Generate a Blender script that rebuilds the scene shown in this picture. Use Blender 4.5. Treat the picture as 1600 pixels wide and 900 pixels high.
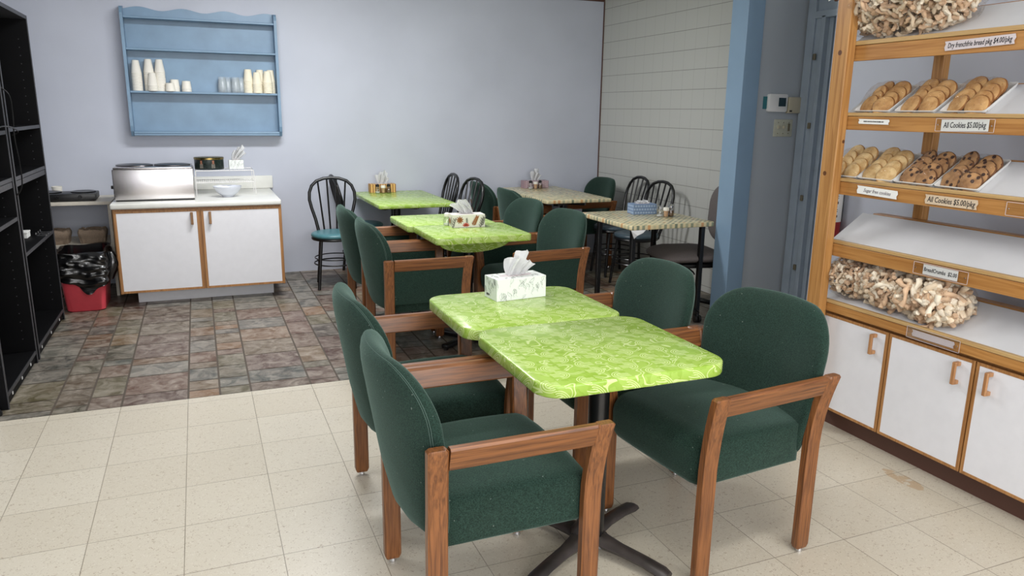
import bpy, bmesh, math, random
from mathutils import Vector, Matrix, noise
PI = math.pi
R = math.radians
C = bpy.context.scene.collection
for o in list(bpy.data.objects): bpy.data.objects.remove(o)

# ------------------------------------------------------------------ camera, world, lights, exposure
sc = bpy.context.scene
cd = bpy.data.cameras.new('camera'); cam = bpy.data.objects.new('camera', cd); C.objects.link(cam)
F_PX, YAW, PITCH, ROLL = 1169.3, .39365, .23129, .01396
fw = Vector((math.sin(YAW)*math.cos(PITCH), math.cos(YAW)*math.cos(PITCH), -math.sin(PITCH)))
rt = Vector((math.cos(YAW), -math.sin(YAW), 0)); up = rt.cross(fw)
r2 = math.cos(ROLL)*rt + math.sin(ROLL)*up; u2 = -math.sin(ROLL)*rt + math.cos(ROLL)*up
M = Matrix.Identity(4)
for i in range(3): M[i][0], M[i][1], M[i][2] = r2[i], u2[i], -fw[i]
M.translation = Vector((.14368, -3.85906, 1.44433))
cam.matrix_world = M
cd.sensor_width = 36; cd.lens = F_PX/1600*36; cd.clip_start = .05
sc.camera = cam
sc.view_settings.view_transform = 'Standard'; sc.view_settings.look = 'None'
sc.view_settings.exposure = 0.0; sc.view_settings.gamma = 1.0; sc.view_settings.use_curve_mapping = False
w = bpy.data.worlds.new('world'); sc.world = w; w.use_nodes = True
w.node_tree.nodes['Background'].inputs[0].default_value = (.75, .86, 1, 1)
w.node_tree.nodes['Background'].inputs[1].default_value = 1.0

def area(name, loc, rot, sx, sy, power, col=(1, 1, 1)):
    l = bpy.data.lights.new(name, 'AREA'); l.shape = 'RECTANGLE'; l.size = sx; l.size_y = sy
    l.energy = power; l.color = col
    o = bpy.data.objects.new(name, l); C.objects.link(o); o.location = loc; o.rotation_euler = rot
    return o
# daylight from the shop window in the wall behind the camera, and ceiling fill lamps added out of view for even ambient light
area('window_daylight', (1.1, -5.72, 1.6), (R(90), 0, 0), 4.2, 1.9, 150, (1, .98, .96))
area('added_fill_light', (1.2, -3.0, 2.70), (0, 0, 0), 1.2, .3, 20, (1, .98, .94))
area('added_fill_light', (.9, 1.2, 2.70), (0, 0, 0), 1.2, .3, 72, (.98, .99, 1))  # added fill, strongest here to lift the back of the room
area('added_fill_light', (.3, -1.0, 2.70), (0, 0, 0), 1.2, .3, 20, (.98, .99, 1))

# ------------------------------------------------------------------ materials
def lin(c):
    return tuple(((v/255)/12.92 if v/255 <= .04045 else ((v/255+.055)/1.055)**2.4) for v in c) + (1,)
class NT:
    def __init__(s, name):
        s.m = bpy.data.materials.new(name); s.m.use_nodes = True
        s.t = s.m.node_tree; s.b = s.t.nodes['Principled BSDF']
    def n(s, typ, **kw):
        nd = s.t.nodes.new(typ)
        for k, v in kw.items():
            if k.startswith('i_'):
                key = k[2:]; key = int(key) if key.isdigit() else key.replace('_', ' ')
                nd.inputs[key].default_value = v
            else: setattr(nd, k, v)
        return nd
    def l(s, a, b): s.t.links.new(a, b)
    def math(s, op, a, b=None, c=None):
        nd = s.t.nodes.new('ShaderNodeMath'); nd.operation = op
        for i, v in enumerate((a, b, c)):
            if v is None: continue
            if isinstance(v, (int, float)): nd.inputs[i].default_value = v
            else: s.l(v, nd.inputs[i])
        return nd.outputs[0]
    def mix(s, f, a, b):
        nd = s.t.nodes.new('ShaderNodeMix'); nd.data_type = 'RGBA'
        for k, v in ((0, f), (6, a), (7, b)):
            if isinstance(v, (int, float, tuple)): nd.inputs[k].default_value = v
            else: s.l(v, nd.inputs[k])
        return nd.outputs[2]
    def ramp(s, f, stops):
        nd = s.t.nodes.new('ShaderNodeValToRGB'); e = nd.color_ramp.elements
        while len(e) < len(stops): e.new(.5)
        for k, (p, c) in enumerate(stops): e[k].position = p; e[k].color = c
        s.l(f, nd.inputs[0]); return nd.outputs[0]
    def obj(s):
        return s.n('ShaderNodeTexCoord').outputs['Object']
    def bump(s, h, st, d=.01):
        nd = s.n('ShaderNodeBump'); nd.inputs['Strength'].default_value = st; nd.inputs['Distance'].default_value = d
        s.l(h, nd.inputs['Height']); s.l(nd.outputs[0], s.b.inputs['Normal'])
def simple(name, rgb, rough=.5, metal=0, spec=.5, var=.0, vscale=20, bump=0, coat=0):
    t = NT(name); t.b.inputs['Roughness'].default_value = rough; t.b.inputs['Metallic'].default_value = metal
    t.b.inputs['Specular IOR Level'].default_value = spec; t.b.inputs['Coat Weight'].default_value = coat
    nz = t.n('ShaderNodeTexNoise', i_Scale=vscale, i_Detail=4.0); t.l(t.obj(), nz.inputs['Vector'])
    c = lin(rgb); a = tuple(max(0, v*(1-var)) for v in c[:3]) + (1,); b = tuple(min(1, v*(1+var)) for v in c[:3]) + (1,)
    t.l(t.ramp(nz.outputs[0], [(.3, a), (.7, b)]), t.b.inputs['Base Color'])
    if bump: t.bump(nz.outputs[0], bump, .005)
    return t.m
def wood(name, dark, light, scale=1.0, axis=0, rough=.35, knots=False):
    t = NT(name); t.b.inputs['Roughness'].default_value = rough
    mp = t.n('ShaderNodeMapping'); sv = [150*scale]*3; sv[axis] = 6*scale; mp.inputs['Scale'].default_value = sv
    t.l(t.obj(), mp.inputs[0])
    nz = t.n('ShaderNodeTexNoise', i_Scale=1.0, i_Detail=6.0, i_Distortion=.8); t.l(mp.outputs[0], nz.inputs['Vector'])
    n2 = t.n('ShaderNodeTexNoise', i_Scale=4.0, i_Detail=2.0); t.l(t.obj(), n2.inputs['Vector'])
    c = t.ramp(nz.outputs[0], [(.32, lin(dark)), (.62, lin(light))])
    c = t.mix(t.math('MULTIPLY', n2.outputs[0], .35), c, lin(tuple(int(v*.75) for v in light)))
    if knots:
        vo = t.n('ShaderNodeTexVoronoi', i_Scale=5.0); t.l(t.obj(), vo.inputs['Vector'])
        k = t.math('LESS_THAN', vo.outputs['Distance'], .055)
        c = t.mix(t.math('MULTIPLY', k, .85), c, lin((75, 35, 18)))
    t.l(c, t.b.inputs['Base Color']); t.bump(nz.outputs[0], .12, .002)
    return t.m
MT = {}
MT['wall'] = simple('wall_paint', (192, 196, 208), .55, var=.05, vscale=1.6, spec=.3)
MT['wall_grey'] = simple('grey_blue_paint', (172, 179, 186), .5, var=.03, vscale=2)
MT['blue_paint'] = simple('blue_column_paint', (128, 154, 178), .35, var=.04, vscale=3)
MT['blue_shelf'] = simple('blue_shelf_paint', (114, 144, 170), .35, var=.10, vscale=6)
MT['frame_paint'] = simple('door_frame_paint', (156, 168, 180), .35, var=.08, vscale=9)
MT['door_dark'] = simple('dark_blue_door', (50, 66, 84), .5)
MT['ceiling'] = simple('ceiling_white', (225, 225, 222), .8)
MT['brown_trim'] = simple('brown_trim', (88, 58, 48), .5)
MT['white_lam'] = simple('white_laminate', (222, 222, 226), .3, var=.02)
MT['white_plastic'] = simple('white_plastic', (228, 228, 226), .35)
MT['shelf_white'] = simple('white_shelf_board', (208, 208, 210), .28, var=.05, vscale=5)
MT['cream'] = simple('cream_paint', (205, 198, 184), .5, var=.06)
MT['counter'] = simple('white_counter_laminate', (222, 222, 216), .2, var=.03)
MT['black_wood'] = simple('black_laminate', (9, 9, 11), .6, spec=.12, var=.15, vscale=12)
MT['black_edge'] = simple('worn_grey_edge', (58, 58, 62), .5, var=.2, vscale=40)
MT['black_metal'] = simple('black_metal', (14, 14, 15), .3, spec=.6)
MT['cast_iron'] = simple('worn_cast_iron', (52, 46, 44), .42, var=.45, vscale=14, bump=.3)
MT['black_plastic'] = simple('black_plastic', (18, 18, 19), .4)
MT['chrome'] = simple('chrome', (215, 215, 218), .2, metal=1)
MT['steel'] = simple('brushed_steel', (212, 208, 208), .27, metal=1, var=.06, vscale=3)
MT['dark_lid'] = simple('dark_steel_lid', (120, 118, 118), .3, metal=1)
MT['oak'] = wood('red_oak', (86, 50, 27), (142, 90, 50), 1.0, 0)
MT['oak_leg'] = wood('red_oak_upright', (86, 50, 27), (142, 90, 50), 1.0, 2)
MT['pine'] = wood('honey_pine', (158, 104, 50), (190, 138, 78), .5, 1, .35)
MT['pine_post'] = wood('honey_pine_post', (156, 106, 54), (192, 142, 84), .5, 2, .35, True)
MT['pine_light'] = wood('pale_wood_lip', (178, 140, 88), (200, 166, 112), .5, 1, .4)
MT['trim_wood'] = wood('door_edge_wood', (146, 98, 52), (180, 130, 78), .6, 2, .45)
MT['handle_wood'] = wood('handle_wood', (158, 108, 66), (192, 142, 96), .8, 2, .4)
MT['handle_dark'] = wood('dark_handle_wood', (120, 84, 52), (158, 118, 78), .8, 2, .4)
MT['vinyl_teal'] = simple('teal_vinyl', (74, 122, 130), .35, var=.1)
MT['vinyl_slate'] = simple('slate_blue_vinyl', (68, 84, 94), .35, var=.1)
MT['grey_fabric'] = simple('grey_brown_fabric', (104, 97, 95), .9, var=.15, vscale=250, bump=.2)
MT['red_plastic'] = simple('red_plastic', (208, 72, 84), .35, var=.05)
MT['bag_black'] = simple('black_bin_bag', (12, 12, 13), .22, spec=.9)
MT['pulp'] = simple('egg_carton_pulp', (140, 122, 104), .95, var=.12, vscale=120, bump=.4)
MT['foam'] = simple('white_foam_cup', (234, 230, 220), .6)
MT['foam2'] = simple('cream_paper_cup', (236, 228, 206), .6)
MT['paper'] = simple('white_paper', (232, 232, 228), .8)
MT['paper_lilac'] = simple('tape_paper', (206, 196, 198), .7)
MT['masking'] = simple('masking_tape', (206, 186, 160), .7)
MT['ink'] = simple('black_ink', (28, 26, 30), .7)
MT['ink_grey'] = simple('grey_pencil', (128, 122, 126), .7)
MT['tissue'] = simple('white_tissue', (240, 240, 240), .9)
MT['bowl'] = simple('white_ceramic', (214, 218, 228), .15)
MT['tin'] = simple('dark_green_tin', (26, 38, 36), .25, var=.3, vscale=30)
MT['gold'] = simple('tin_gold_rim', (150, 130, 80), .25, metal=1)
MT['tin_red'] = simple('tin_picture_orange', (142, 92, 70), .4, var=.4, vscale=70)
MT['tin_grey'] = simple('tin_picture_grey', (96, 92, 84), .4, var=.5, vscale=70)
MT['beige_plastic'] = simple('beige_plastic', (186, 178, 156), .45)
MT['beige_plate'] = simple('beige_switch_plate', (190, 190, 172), .4, var=.08, vscale=50)
MT['green_plate'] = simple('teal_wall_plate', (44, 110, 116), .5)
MT['screen'] = simple('thermostat_screen', (48, 66, 74), .15)
MT['red_paint'] = simple('extinguisher_red', (150, 22, 30), .3)
MT['pepper'] = simple('ground_pepper', (120, 92, 66), .8, var=.3, vscale=200)
MT['salt'] = simple('salt', (226, 226, 222), .8)
MT['pick'] = simple('toothpick_wood', (214, 168, 128), .7, var=.15, vscale=90)
MT['wire_white'] = simple('white_wire', (220, 218, 216), .4)
MT['knot'] = simple('dull_brass', (120, 112, 92), .5, metal=.3)
MT['seam'] = simple('seam_thread', (72, 92, 84), .9)
MT['fill_glow'] = NT('added_fill_diffuser').m  # glow made for the added ceiling fill, left unassigned
MT['fill_glow'].node_tree.nodes['Principled BSDF'].inputs['Emission Color'].default_value = (1, 1, 1, 1)
MT['fill_glow'].node_tree.nodes['Principled BSDF'].inputs['Emission Strength'].default_value = 3

def fabric():
    t = NT('dark_green_upholstery'); t.b.inputs['Roughness'].default_value = .95
    t.b.inputs['Specular IOR Level'].default_value = .15
    t.b.inputs['Sheen Weight'].default_value = .25; t.b.inputs['Sheen Roughness'].default_value = .45
    t.b.inputs['Sheen Tint'].default_value = (.55, .8, .7, 1)
    a = t.n('ShaderNodeTexNoise', i_Scale=330.0, i_Detail=2.0); t.l(t.obj(), a.inputs['Vector'])
    b = t.n('ShaderNodeTexNoise', i_Scale=5.0, i_Detail=5.0); t.l(t.obj(), b.inputs['Vector'])
    c = t.ramp(a.outputs[0], [(.34, lin((11, 30, 25))), (.68, lin((42, 68, 58)))])
    c = t.mix(t.math('MULTIPLY', t.math('GREATER_THAN', b.outputs[0], .2), t.math('MULTIPLY', b.outputs[0], .45)), c, lin((46, 54, 47)))
    d = t.n('ShaderNodeTexNoise', i_Scale=110.0, i_Detail=0.0); t.l(t.obj(), d.inputs['Vector'])
    c = t.mix(t.math('MULTIPLY', t.math('GREATER_THAN', d.outputs[0], .86), .4), c, lin((150, 158, 150)))
    t.l(c, t.b.inputs['Base Color']); t.bump(a.outputs[0], .35, .002)
    return t.m
MT['green'] = fabric()

def cloth_green():
    """lime oilcloth: brick-offset S scrolls of concentric arcs with combed fringes, vines in between"""
    t = NT('lime_patterned_cloth'); t.b.inputs['Roughness'].default_value = .22
    m = t.math; o = t.obj(); sx = t.n('ShaderNodeSeparateXYZ'); t.l(o, sx.inputs[0])
    X = m('ADD', sx.outputs[0], m('MULTIPLY', sx.outputs[2], .55)); Y = m('ADD', sx.outputs[1], sx.outputs[2])
    PX, PY = .112, .120
    row = m('FLOOR', m('DIVIDE', Y, PY)); odd = m('MULTIPLY', m('FRACT', m('MULTIPLY', row, .5)), 2.0)
    u = m('MULTIPLY', m('SUBTRACT', m('FRACT', m('ADD', m('DIVIDE', X, PX), m('MULTIPLY', odd, .5))), .5), PX)
    v = m('MULTIPLY', m('SUBTRACT', m('FRACT', m('DIVIDE', Y, PY)), .5), PY)
    top = m('GREATER_THAN', v, 0.0); sg = m('SUBTRACT', m('MULTIPLY', top, 2.0), 1.0)
    uu = m('MULTIPLY', u, sg); vv = m('SUBTRACT', m('ABSOLUTE', v), .029)          # mirror the lower half into the upper
    d = m('SQRT', m('ADD', m('MULTIPLY', uu, uu), m('MULTIPLY', vv, vv)))
    rings = None
    for r in (.0150, .0220, .0290):
        k = m('LESS_THAN', m('ABSOLUTE', m('SUBTRACT', d, r)), .0017); rings = k if rings is None else m('MAXIMUM', rings, k)
    rings = m('MULTIPLY', rings, m('LESS_THAN', uu, .004))
    comb = m('GREATER_THAN', m('SINE', m('MULTIPLY', m('ADD', vv, m('MULTIPLY', m('MULTIPLY', uu, uu), 9.0)), 2*PI/.0090)), .15)
    inr = m('MULTIPLY', m('MULTIPLY', m('GREATER_THAN', uu, -.012), m('LESS_THAN', uu, .024)), m('LESS_THAN', m('ABSOLUTE', vv), .0155))
    comb = m('MULTIPLY', comb, inr)
    near = m('MULTIPLY', m('LESS_THAN', m('ABSOLUTE', u), .031), m('LESS_THAN', m('ABSOLUTE', v), .059))
    n3 = t.n('ShaderNodeTexNoise', i_Scale=15.0, i_Detail=0.0, i_Distortion=.6); t.l(o, n3.inputs['Vector'])
    vine = m('MAXIMUM', m('LESS_THAN', m('ABSOLUTE', m('SUBTRACT', n3.outputs[0], .52)), .020), m('LESS_THAN', m('ABSOLUTE', m('SUBTRACT', n3.outputs[0], .42)), .016))
    vo = t.n('ShaderNodeTexVoronoi', i_Scale=30.0); t.l(o, vo.inputs['Vector'])
    blob = m('LESS_THAN', m('ABSOLUTE', m('SUBTRACT', vo.outputs['Distance'], .27)), .06)
    n4 = t.n('ShaderNodeTexNoise', i_Scale=20.0, i_Detail=0.0); t.l(o, n4.inputs['Vector'])
    fill = m('MULTIPLY', m('MAXIMUM', vine, m('MULTIPLY', blob, m('GREATER_THAN', n4.outputs[0], .55))), m('SUBTRACT', 1.0, near))
    pat = m('MAXIMUM', m('MAXIMUM', rings, comb), fill)
    wr = t.n('ShaderNodeTexNoise', i_Scale=5.0, i_Detail=6.0); t.l(o, wr.inputs['Vector'])
    base = t.ramp(wr.outputs[0], [(.35, lin((146, 180, 66))), (.7, lin((164, 193, 92)))])
    leaf = t.n('ShaderNodeTexNoise', i_Scale=38.0, i_Detail=1.0); t.l(o, leaf.inputs['Vector'])
    base = t.mix(m('MULTIPLY', m('GREATER_THAN', leaf.outputs[0], .55), .5), base, lin((134, 168, 50)))
    c = t.mix(m('MULTIPLY', pat, .85), base, lin((202, 218, 148)))
    t.l(c, t.b.inputs['Base Color']); t.bump(wr.outputs[0], .04, .01)
    return t.m
MT['cloth_green'] = cloth_green()

def cloth_mosaic():
    t = NT('mosaic_patterned_cloth'); t.b.inputs['Roughness'].default_value = .25
    m = t.math; sx = t.n('ShaderNodeSeparateXYZ'); t.l(t.obj(), sx.inputs[0]); G = .0215
    a = m('FLOOR', m('DIVIDE', m('ADD', sx.outputs[0], 5.003), G)); b = m('FLOOR', m('DIVIDE', m('ADD', sx.outputs[1], 5.003), G))
    cm = t.n('ShaderNodeCombineXYZ'); t.l(a, cm.inputs[0]); t.l(b, cm.inputs[1])
    wn = t.n('ShaderNodeTexWhiteNoise'); t.l(cm.outputs[0], wn.inputs[0])
    c = t.ramp(wn.outputs[0], [(0, lin((150, 156, 132))), (.3, lin((176, 176, 146))), (.5, lin((204, 196, 158))), (.72, lin((126, 134, 114))), (.86, lin((206, 160, 112))), (.92, lin((190, 186, 150)))])
    [e for e in t.t.nodes if e.type == 'VALTORGB'][-1].color_ramp.interpolation = 'CONSTANT'
    par = m('MULTIPLY', m('FRACT', m('MULTIPLY', m('ADD', a, b), .5)), 2.0)
    t.l(t.mix(par, c, lin((222, 208, 166))), t.b.inputs['Base Color'])
    return t.m
MT['cloth_mosaic'] = cloth_mosaic()

def vinyl_tile():
    t = NT('speckled_vinyl_tile'); t.b.inputs['Roughness'].default_value = .32
    o = t.obj(); sx = t.n('ShaderNodeSeparateXYZ'); t.l(o, sx.inputs[0])
    T = .3048; lines = None; cells = []
    for k in (0, 1):
        q = t.math('DIVIDE', sx.outputs[k], T); fr = t.math('FRACT', q)
        d = t.math('MINIMUM', fr, t.math('SUBTRACT', 1.0, fr)); g = t.math('LESS_THAN', d, .0045)
        lines = g if lines is None else t.math('MAXIMUM', lines, g); cells.append(t.math('FLOOR', q))
    cm = t.n('ShaderNodeCombineXYZ'); t.l(cells[0], cm.inputs[0]); t.l(cells[1], cm.inputs[1])
    wn = t.n('ShaderNodeTexWhiteNoise'); t.l(cm.outputs[0], wn.inputs[0])
    base = t.ramp(wn.outputs[0], [(0, lin((200, 192, 175))), (1, lin((208, 201, 185)))])
    sp = t.n('ShaderNodeTexNoise', i_Scale=95.0, i_Detail=1.0, i_Distortion=1.5); t.l(o, sp.inputs['Vector'])
    base = t.mix(t.math('MULTIPLY', t.math('GREATER_THAN', sp.outputs[0], .66), .6), base, lin((150, 132, 112)))
    s2 = t.n('ShaderNodeTexNoise', i_Scale=130.0, i_Detail=1.0, i_Distortion=2.0); t.l(o, s2.inputs['Vector'])
    base = t.mix(t.math('MULTIPLY', t.math('LESS_THAN', s2.outputs[0], .33), .6), base, lin((230, 226, 214)))
    dn = t.n('ShaderNodeTexNoise', i_Scale=1.1, i_Detail=5.0); t.l(o, dn.inputs['Vector'])
    base = t.mix(t.math('MULTIPLY', dn.outputs[0], .2), base, lin((172, 152, 124)))
    # rusty spill mark on the tiles in front of the long cabinet
    dx_ = t.math('SUBTRACT', t.math('ADD', sx.outputs[0], t.math('MULTIPLY', sx.outputs[1], .0)), 2.712); dy_ = t.math('SUBTRACT', sx.outputs[1], -1.885)
    rr_ = t.math('ADD', t.math('POWER', t.math('DIVIDE', t.math('ABSOLUTE', dx_), .035), 2.0), t.math('POWER', t.math('DIVIDE', t.math('ABSOLUTE', dy_), .10), 2.0))
    st_ = t.n('ShaderNodeTexNoise', i_Scale=22.0, i_Detail=5.0); t.l(o, st_.inputs['Vector'])
    base = t.mix(t.math('MULTIPLY', t.math('LESS_THAN', rr_, t.math('MULTIPLY', st_.outputs[0], 1.9)), t.math('MULTIPLY', t.math('GREATER_THAN', st_.outputs[0], .46), .5)), base, lin((176, 138, 92)))
    ln = t.n('ShaderNodeTexNoise', i_Scale=2.5); t.l(o, ln.inputs['Vector'])
    t.l(t.mix(t.math('MULTIPLY', lines, t.math('ADD', .3, t.math('MULTIPLY', ln.outputs[0], .8))), base, lin((96, 84, 66))), t.b.inputs['Base Color'])
    return t.m
MT['vinyl'] = vinyl_tile()

def slate():
    t = NT('slate_pattern_vinyl'); t.b.inputs['Roughness'].default_value = .38
    at = t.n('ShaderNodeAttribute', attribute_name='stone'); o = t.obj()
    a = t.n('ShaderNodeTexNoise', i_Scale=11.0, i_Detail=9.0, i_Distortion=.9, i_Roughness=.68); t.l(o, a.inputs['Vector'])
    c = t.mix(t.math('MULTIPLY', t.math('SUBTRACT', a.outputs[0], .38), 1.6), at.outputs['Color'], lin((198, 188, 174)))
    b = t.n('ShaderNodeTexNoise', i_Scale=7.0, i_Detail=5.0, i_Distortion=.6); t.l(o, b.inputs['Vector'])
    cl = t.n('ShaderNodeClamp'); t.l(t.math('MULTIPLY', t.math('SUBTRACT', b.outputs[0], .5), 3.0), cl.inputs[0])
    c = t.mix(t.math('MULTIPLY', cl.outputs[0], .3), c, lin((112, 92, 78)))
    t.l(c, t.b.inputs['Base Color']); t.bump(a.outputs[0], .25, .004)
    return t.m
MT['slate'] = slate()
MT['grout'] = simple('dark_grout', (84, 74, 64), .7)

def wall_tile():
    t = NT('cream_wall_tile'); t.b.inputs['Roughness'].default_value = .3
    o = t.obj(); sx = t.n('ShaderNodeSeparateXYZ'); t.l(o, sx.inputs[0])
    fy = t.math('FRACT', t.math('DIVIDE', t.math('SUBTRACT', sx.outputs[1], 1.193), .1555))
    fz = t.math('FRACT', t.math('DIVIDE', t.math('SUBTRACT', sx.outputs[2], 1.1665), .1595))
    dy = t.math('MINIMUM', fy, t.math('SUBTRACT', 1.0, fy)); dz = t.math('MINIMUM', fz, t.math('SUBTRACT', 1.0, fz))
    c = t.mix(t.math('MULTIPLY', t.math('LESS_THAN', dy, .012), .35), lin((200, 200, 194)), lin((140, 140, 136)))
    c = t.mix(t.math('MULTIPLY', t.math('LESS_THAN', dz, .014), .8), c, lin((120, 118, 112)))
    t.l(c, t.b.inputs['Base Color'])
    return t.m
MT['tile'] = wall_tile()

def box_print(name, base, c1, c2, kind):
    t = NT(name); t.b.inputs['Roughness'].default_value = .55
    o = t.obj()
    if kind == 'leaf':
        n_ = t.n('ShaderNodeTexNoise', i_Scale=26.0, i_Detail=0.0, i_Distortion=1.2); t.l(o, n_.inputs['Vector'])
        f = t.math('LESS_THAN', t.math('ABSOLUTE', t.math('SUBTRACT', t.math('FRACT', t.math('MULTIPLY', n_.outputs[0], 5.0)), .5)), .05)
        c = t.mix(t.math('MULTIPLY', f, .85), lin(base), lin(c1))
    elif kind == 'floral':
        v = t.n('ShaderNodeTexVoronoi', i_Scale=22.0); t.l(o, v.inputs['Vector'])
        wv = t.n('ShaderNodeTexWave', i_Scale=30.0, i_Distortion=12.0, i_Detail=2.0); t.l(o, wv.inputs['Vector'])
        sp = t.n('ShaderNodeSeparateColor'); t.l(v.outputs['Color'], sp.inputs[0])
        col = t.ramp(sp.outputs[0], [(.2, lin(c1)), (.5, lin(c2)), (.8, lin((120, 118, 108)))])
        c = t.mix(t.math('GREATER_THAN', wv.outputs['Fac'], .52), lin(base), col)
    elif kind == 'bands':
        wv = t.n('ShaderNodeTexWave', i_Scale=14.0, i_Distortion=1.0, i_Detail=2.0, i_Detail_Scale=3.0); t.l(o, wv.inputs['Vector'])
        c = t.ramp(wv.outputs['Fac'], [(.2, lin(base)), (.6, lin(c1)), (.9, lin(c2))])
    else:
        v = t.n('ShaderNodeTexVoronoi', i_Scale=38.0, i_Randomness=.15, distance='MINKOWSKI'); v.inputs['Exponent'].default_value = .5
        t.l(o, v.inputs['Vector'])
        c = t.mix(t.math('LESS_THAN', v.outputs['Distance'], .62), lin(base), lin(c1))
    t.l(c, t.b.inputs['Base Color']); return t.m
MT['box_leaf'] = box_print('leaf_line_print', (232, 236, 230), (104, 108, 100), None, 'leaf')
MT['box_floral'] = box_print('floral_print', (232, 226, 214), (168, 106, 56), (196, 84, 70), 'floral')
MT['box_orange'] = box_print('orange_band_print', (150, 104, 56), (206, 150, 66), (226, 190, 120), 'bands')
MT['box_pink'] = box_print('pink_motif_print', (168, 142, 148), (222, 204, 206), None, 'motif')
MT['box_blue'] = box_print('blue_motif_print', (122, 142, 172), (180, 198, 218), None, 'motif')

def clear(name, tint=(1, 1, 1), g=.16, rough=.12, bump=0):
    t = NT(name); t.t.nodes.remove(t.b)
    out = [n for n in t.t.nodes if n.type == 'OUTPUT_MATERIAL'][0]
    tr = t.n('ShaderNodeBsdfTransparent'); tr.inputs[0].default_value = tint + (1,)
    gl = t.n('ShaderNodeBsdfGlossy'); gl.inputs['Roughness'].default_value = rough
    lw = t.n('ShaderNodeLayerWeight', i_Blend=.35)
    mx = t.n('ShaderNodeMixShader')
    t.l(t.math('ADD', t.math('MULTIPLY', lw.outputs['Fresnel'], .28), g), mx.inputs[0])
    t.l(tr.outputs[0], mx.inputs[1]); t.l(gl.outputs[0], mx.inputs[2]); t.l(mx.outputs[0], out.inputs[0])
    if bump:
        nz = t.n('ShaderNodeTexNoise', i_Scale=22.0, i_Detail=3.0, i_Distortion=1.5); t.l(t.obj(), nz.inputs['Vector'])
        b = t.n('ShaderNodeBump', i_Strength=bump, i_Distance=.02); t.l(nz.outputs[0], b.inputs['Height']); t.l(b.outputs[0], gl.inputs['Normal'])
        t.l(b.outputs[0], lw.inputs['Normal'])
    return t.m
MT['glass'] = clear('clear_glass', (.94, .95, .95), .12, .05)
MT['bag'] = clear('clear_plastic_bag', (.99, .985, .985), .03, .09, 1.0)
MT['wrap'] = clear('clear_cookie_wrap', (1, 1, 1), .0, .07, 1.0)
MT['clear_cup'] = simple('clear_plastic_cup', (214, 224, 230), .2); MT['clear_cup'].node_tree.nodes['Principled BSDF'].inputs['Alpha'].default_value = .3
MT['holder'] = clear('clear_label_holder', (1, 1, 1), .01, .1)

def cookie_mat(name, a, b, chips):
    t = NT(name); t.b.inputs['Roughness'].default_value = .75
    o = t.obj(); n_ = t.n('ShaderNodeTexNoise', i_Scale=30.0, i_Detail=5.0); t.l(o, n_.inputs['Vector'])
    c = t.ramp(n_.outputs[0], [(.35, lin(a)), (.65, lin(b))])
    v = t.n('ShaderNodeTexVoronoi', i_Scale=55.0 if chips else 90.0); t.l(o, v.inputs['Vector'])
    sp = t.n('ShaderNodeSeparateColor'); t.l(v.outputs['Color'], sp.inputs[0])
    f = t.math('MULTIPLY', t.math('LESS_THAN', v.outputs['Distance'], .42 if chips else .16), t.math('GREATER_THAN', sp.outputs[0], .5 if chips else .6))
    t.l(t.mix(f, c, lin((62, 38, 28) if chips else tuple(int(x*.8) for x in a))), t.b.inputs['Base Color'])
    t.bump(n_.outputs[0], .5, .004); return t.m
MT['ck_sugar'] = cookie_mat('sugar_cookie', (196, 156, 100), (226, 196, 144), False)
MT['ck_tan'] = cookie_mat('golden_brown_cookie', (176, 128, 76), (208, 164, 108), False)
MT['ck_chip'] = cookie_mat('chocolate_chip_cookie', (140, 100, 64), (184, 140, 94), True)
MT['ck_edge_sugar'] = simple('sugar_cookie_edge', (178, 132, 76), .8, var=.1); MT['ck_edge_tan'] = simple('brown_cookie_edge', (142, 92, 46), .8, var=.1); MT['ck_edge_chip'] = simple('chip_cookie_edge', (104, 68, 42), .8, var=.1)
MT['bread'] = simple('dry_bread', (226, 206, 178), .9, var=.16, vscale=16, bump=.3)
MT['bread2'] = simple('dry_bread_crust', (208, 176, 144), .9, var=.25, vscale=25, bump=.3)
MT['bread3'] = simple('dry_bread_pale', (240, 228, 206), .9, var=.15, vscale=16, bump=.3)

# ------------------------------------------------------------------ builders
def obj(name, bm, mat, parent=None, smooth=False, loc=None):
    bmesh.ops.recalc_face_normals(bm, faces=bm.faces)
    me = bpy.data.meshes.new(name); bm.to_mesh(me); bm.free()
    for m in (mat if isinstance(mat, (list, tuple)) else [mat]): me.materials.append(MT[m] if isinstance(m, str) else m)
    if smooth:
        for p in me.polygons: p.use_smooth = True
        try: me.set_sharp_from_angle(angle=R(smooth if smooth is not True else 40))
        except Exception: pass
    o = bpy.data.objects.new(name, me); C.objects.link(o)
    if parent: o.parent = parent
    if loc: o.location = loc
    return o
def tag(o, label, cat, group=None, kind=None):
    o['label'] = label; o['category'] = cat
    if group: o['group'] = group
    if kind: o['kind'] = kind
    return o
def thing(name, label, cat, loc=(0, 0, 0), rz=0, group=None):
    o = bpy.data.objects.new(name, None); C.objects.link(o); o.empty_display_size = .1
    o.location = loc; o.rotation_euler = (0, 0, rz); return tag(o, label, cat, group)
def dup(root, loc, rz, label, group=None):
    r = root.copy(); C.objects.link(r); r.location = loc; r.rotation_euler = (0, 0, rz); r['label'] = label
    if group: r['group'] = group
    for ch in list(root.children):
        c = ch.copy(); C.objects.link(c); c.parent = r
        for g in list(ch.children):
            d = g.copy(); C.objects.link(d); d.parent = c
    return r
def struct(name, bm, mat, smooth=False):
    o = obj(name, bm, mat, None, smooth); o['kind'] = 'structure'; return o
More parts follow.
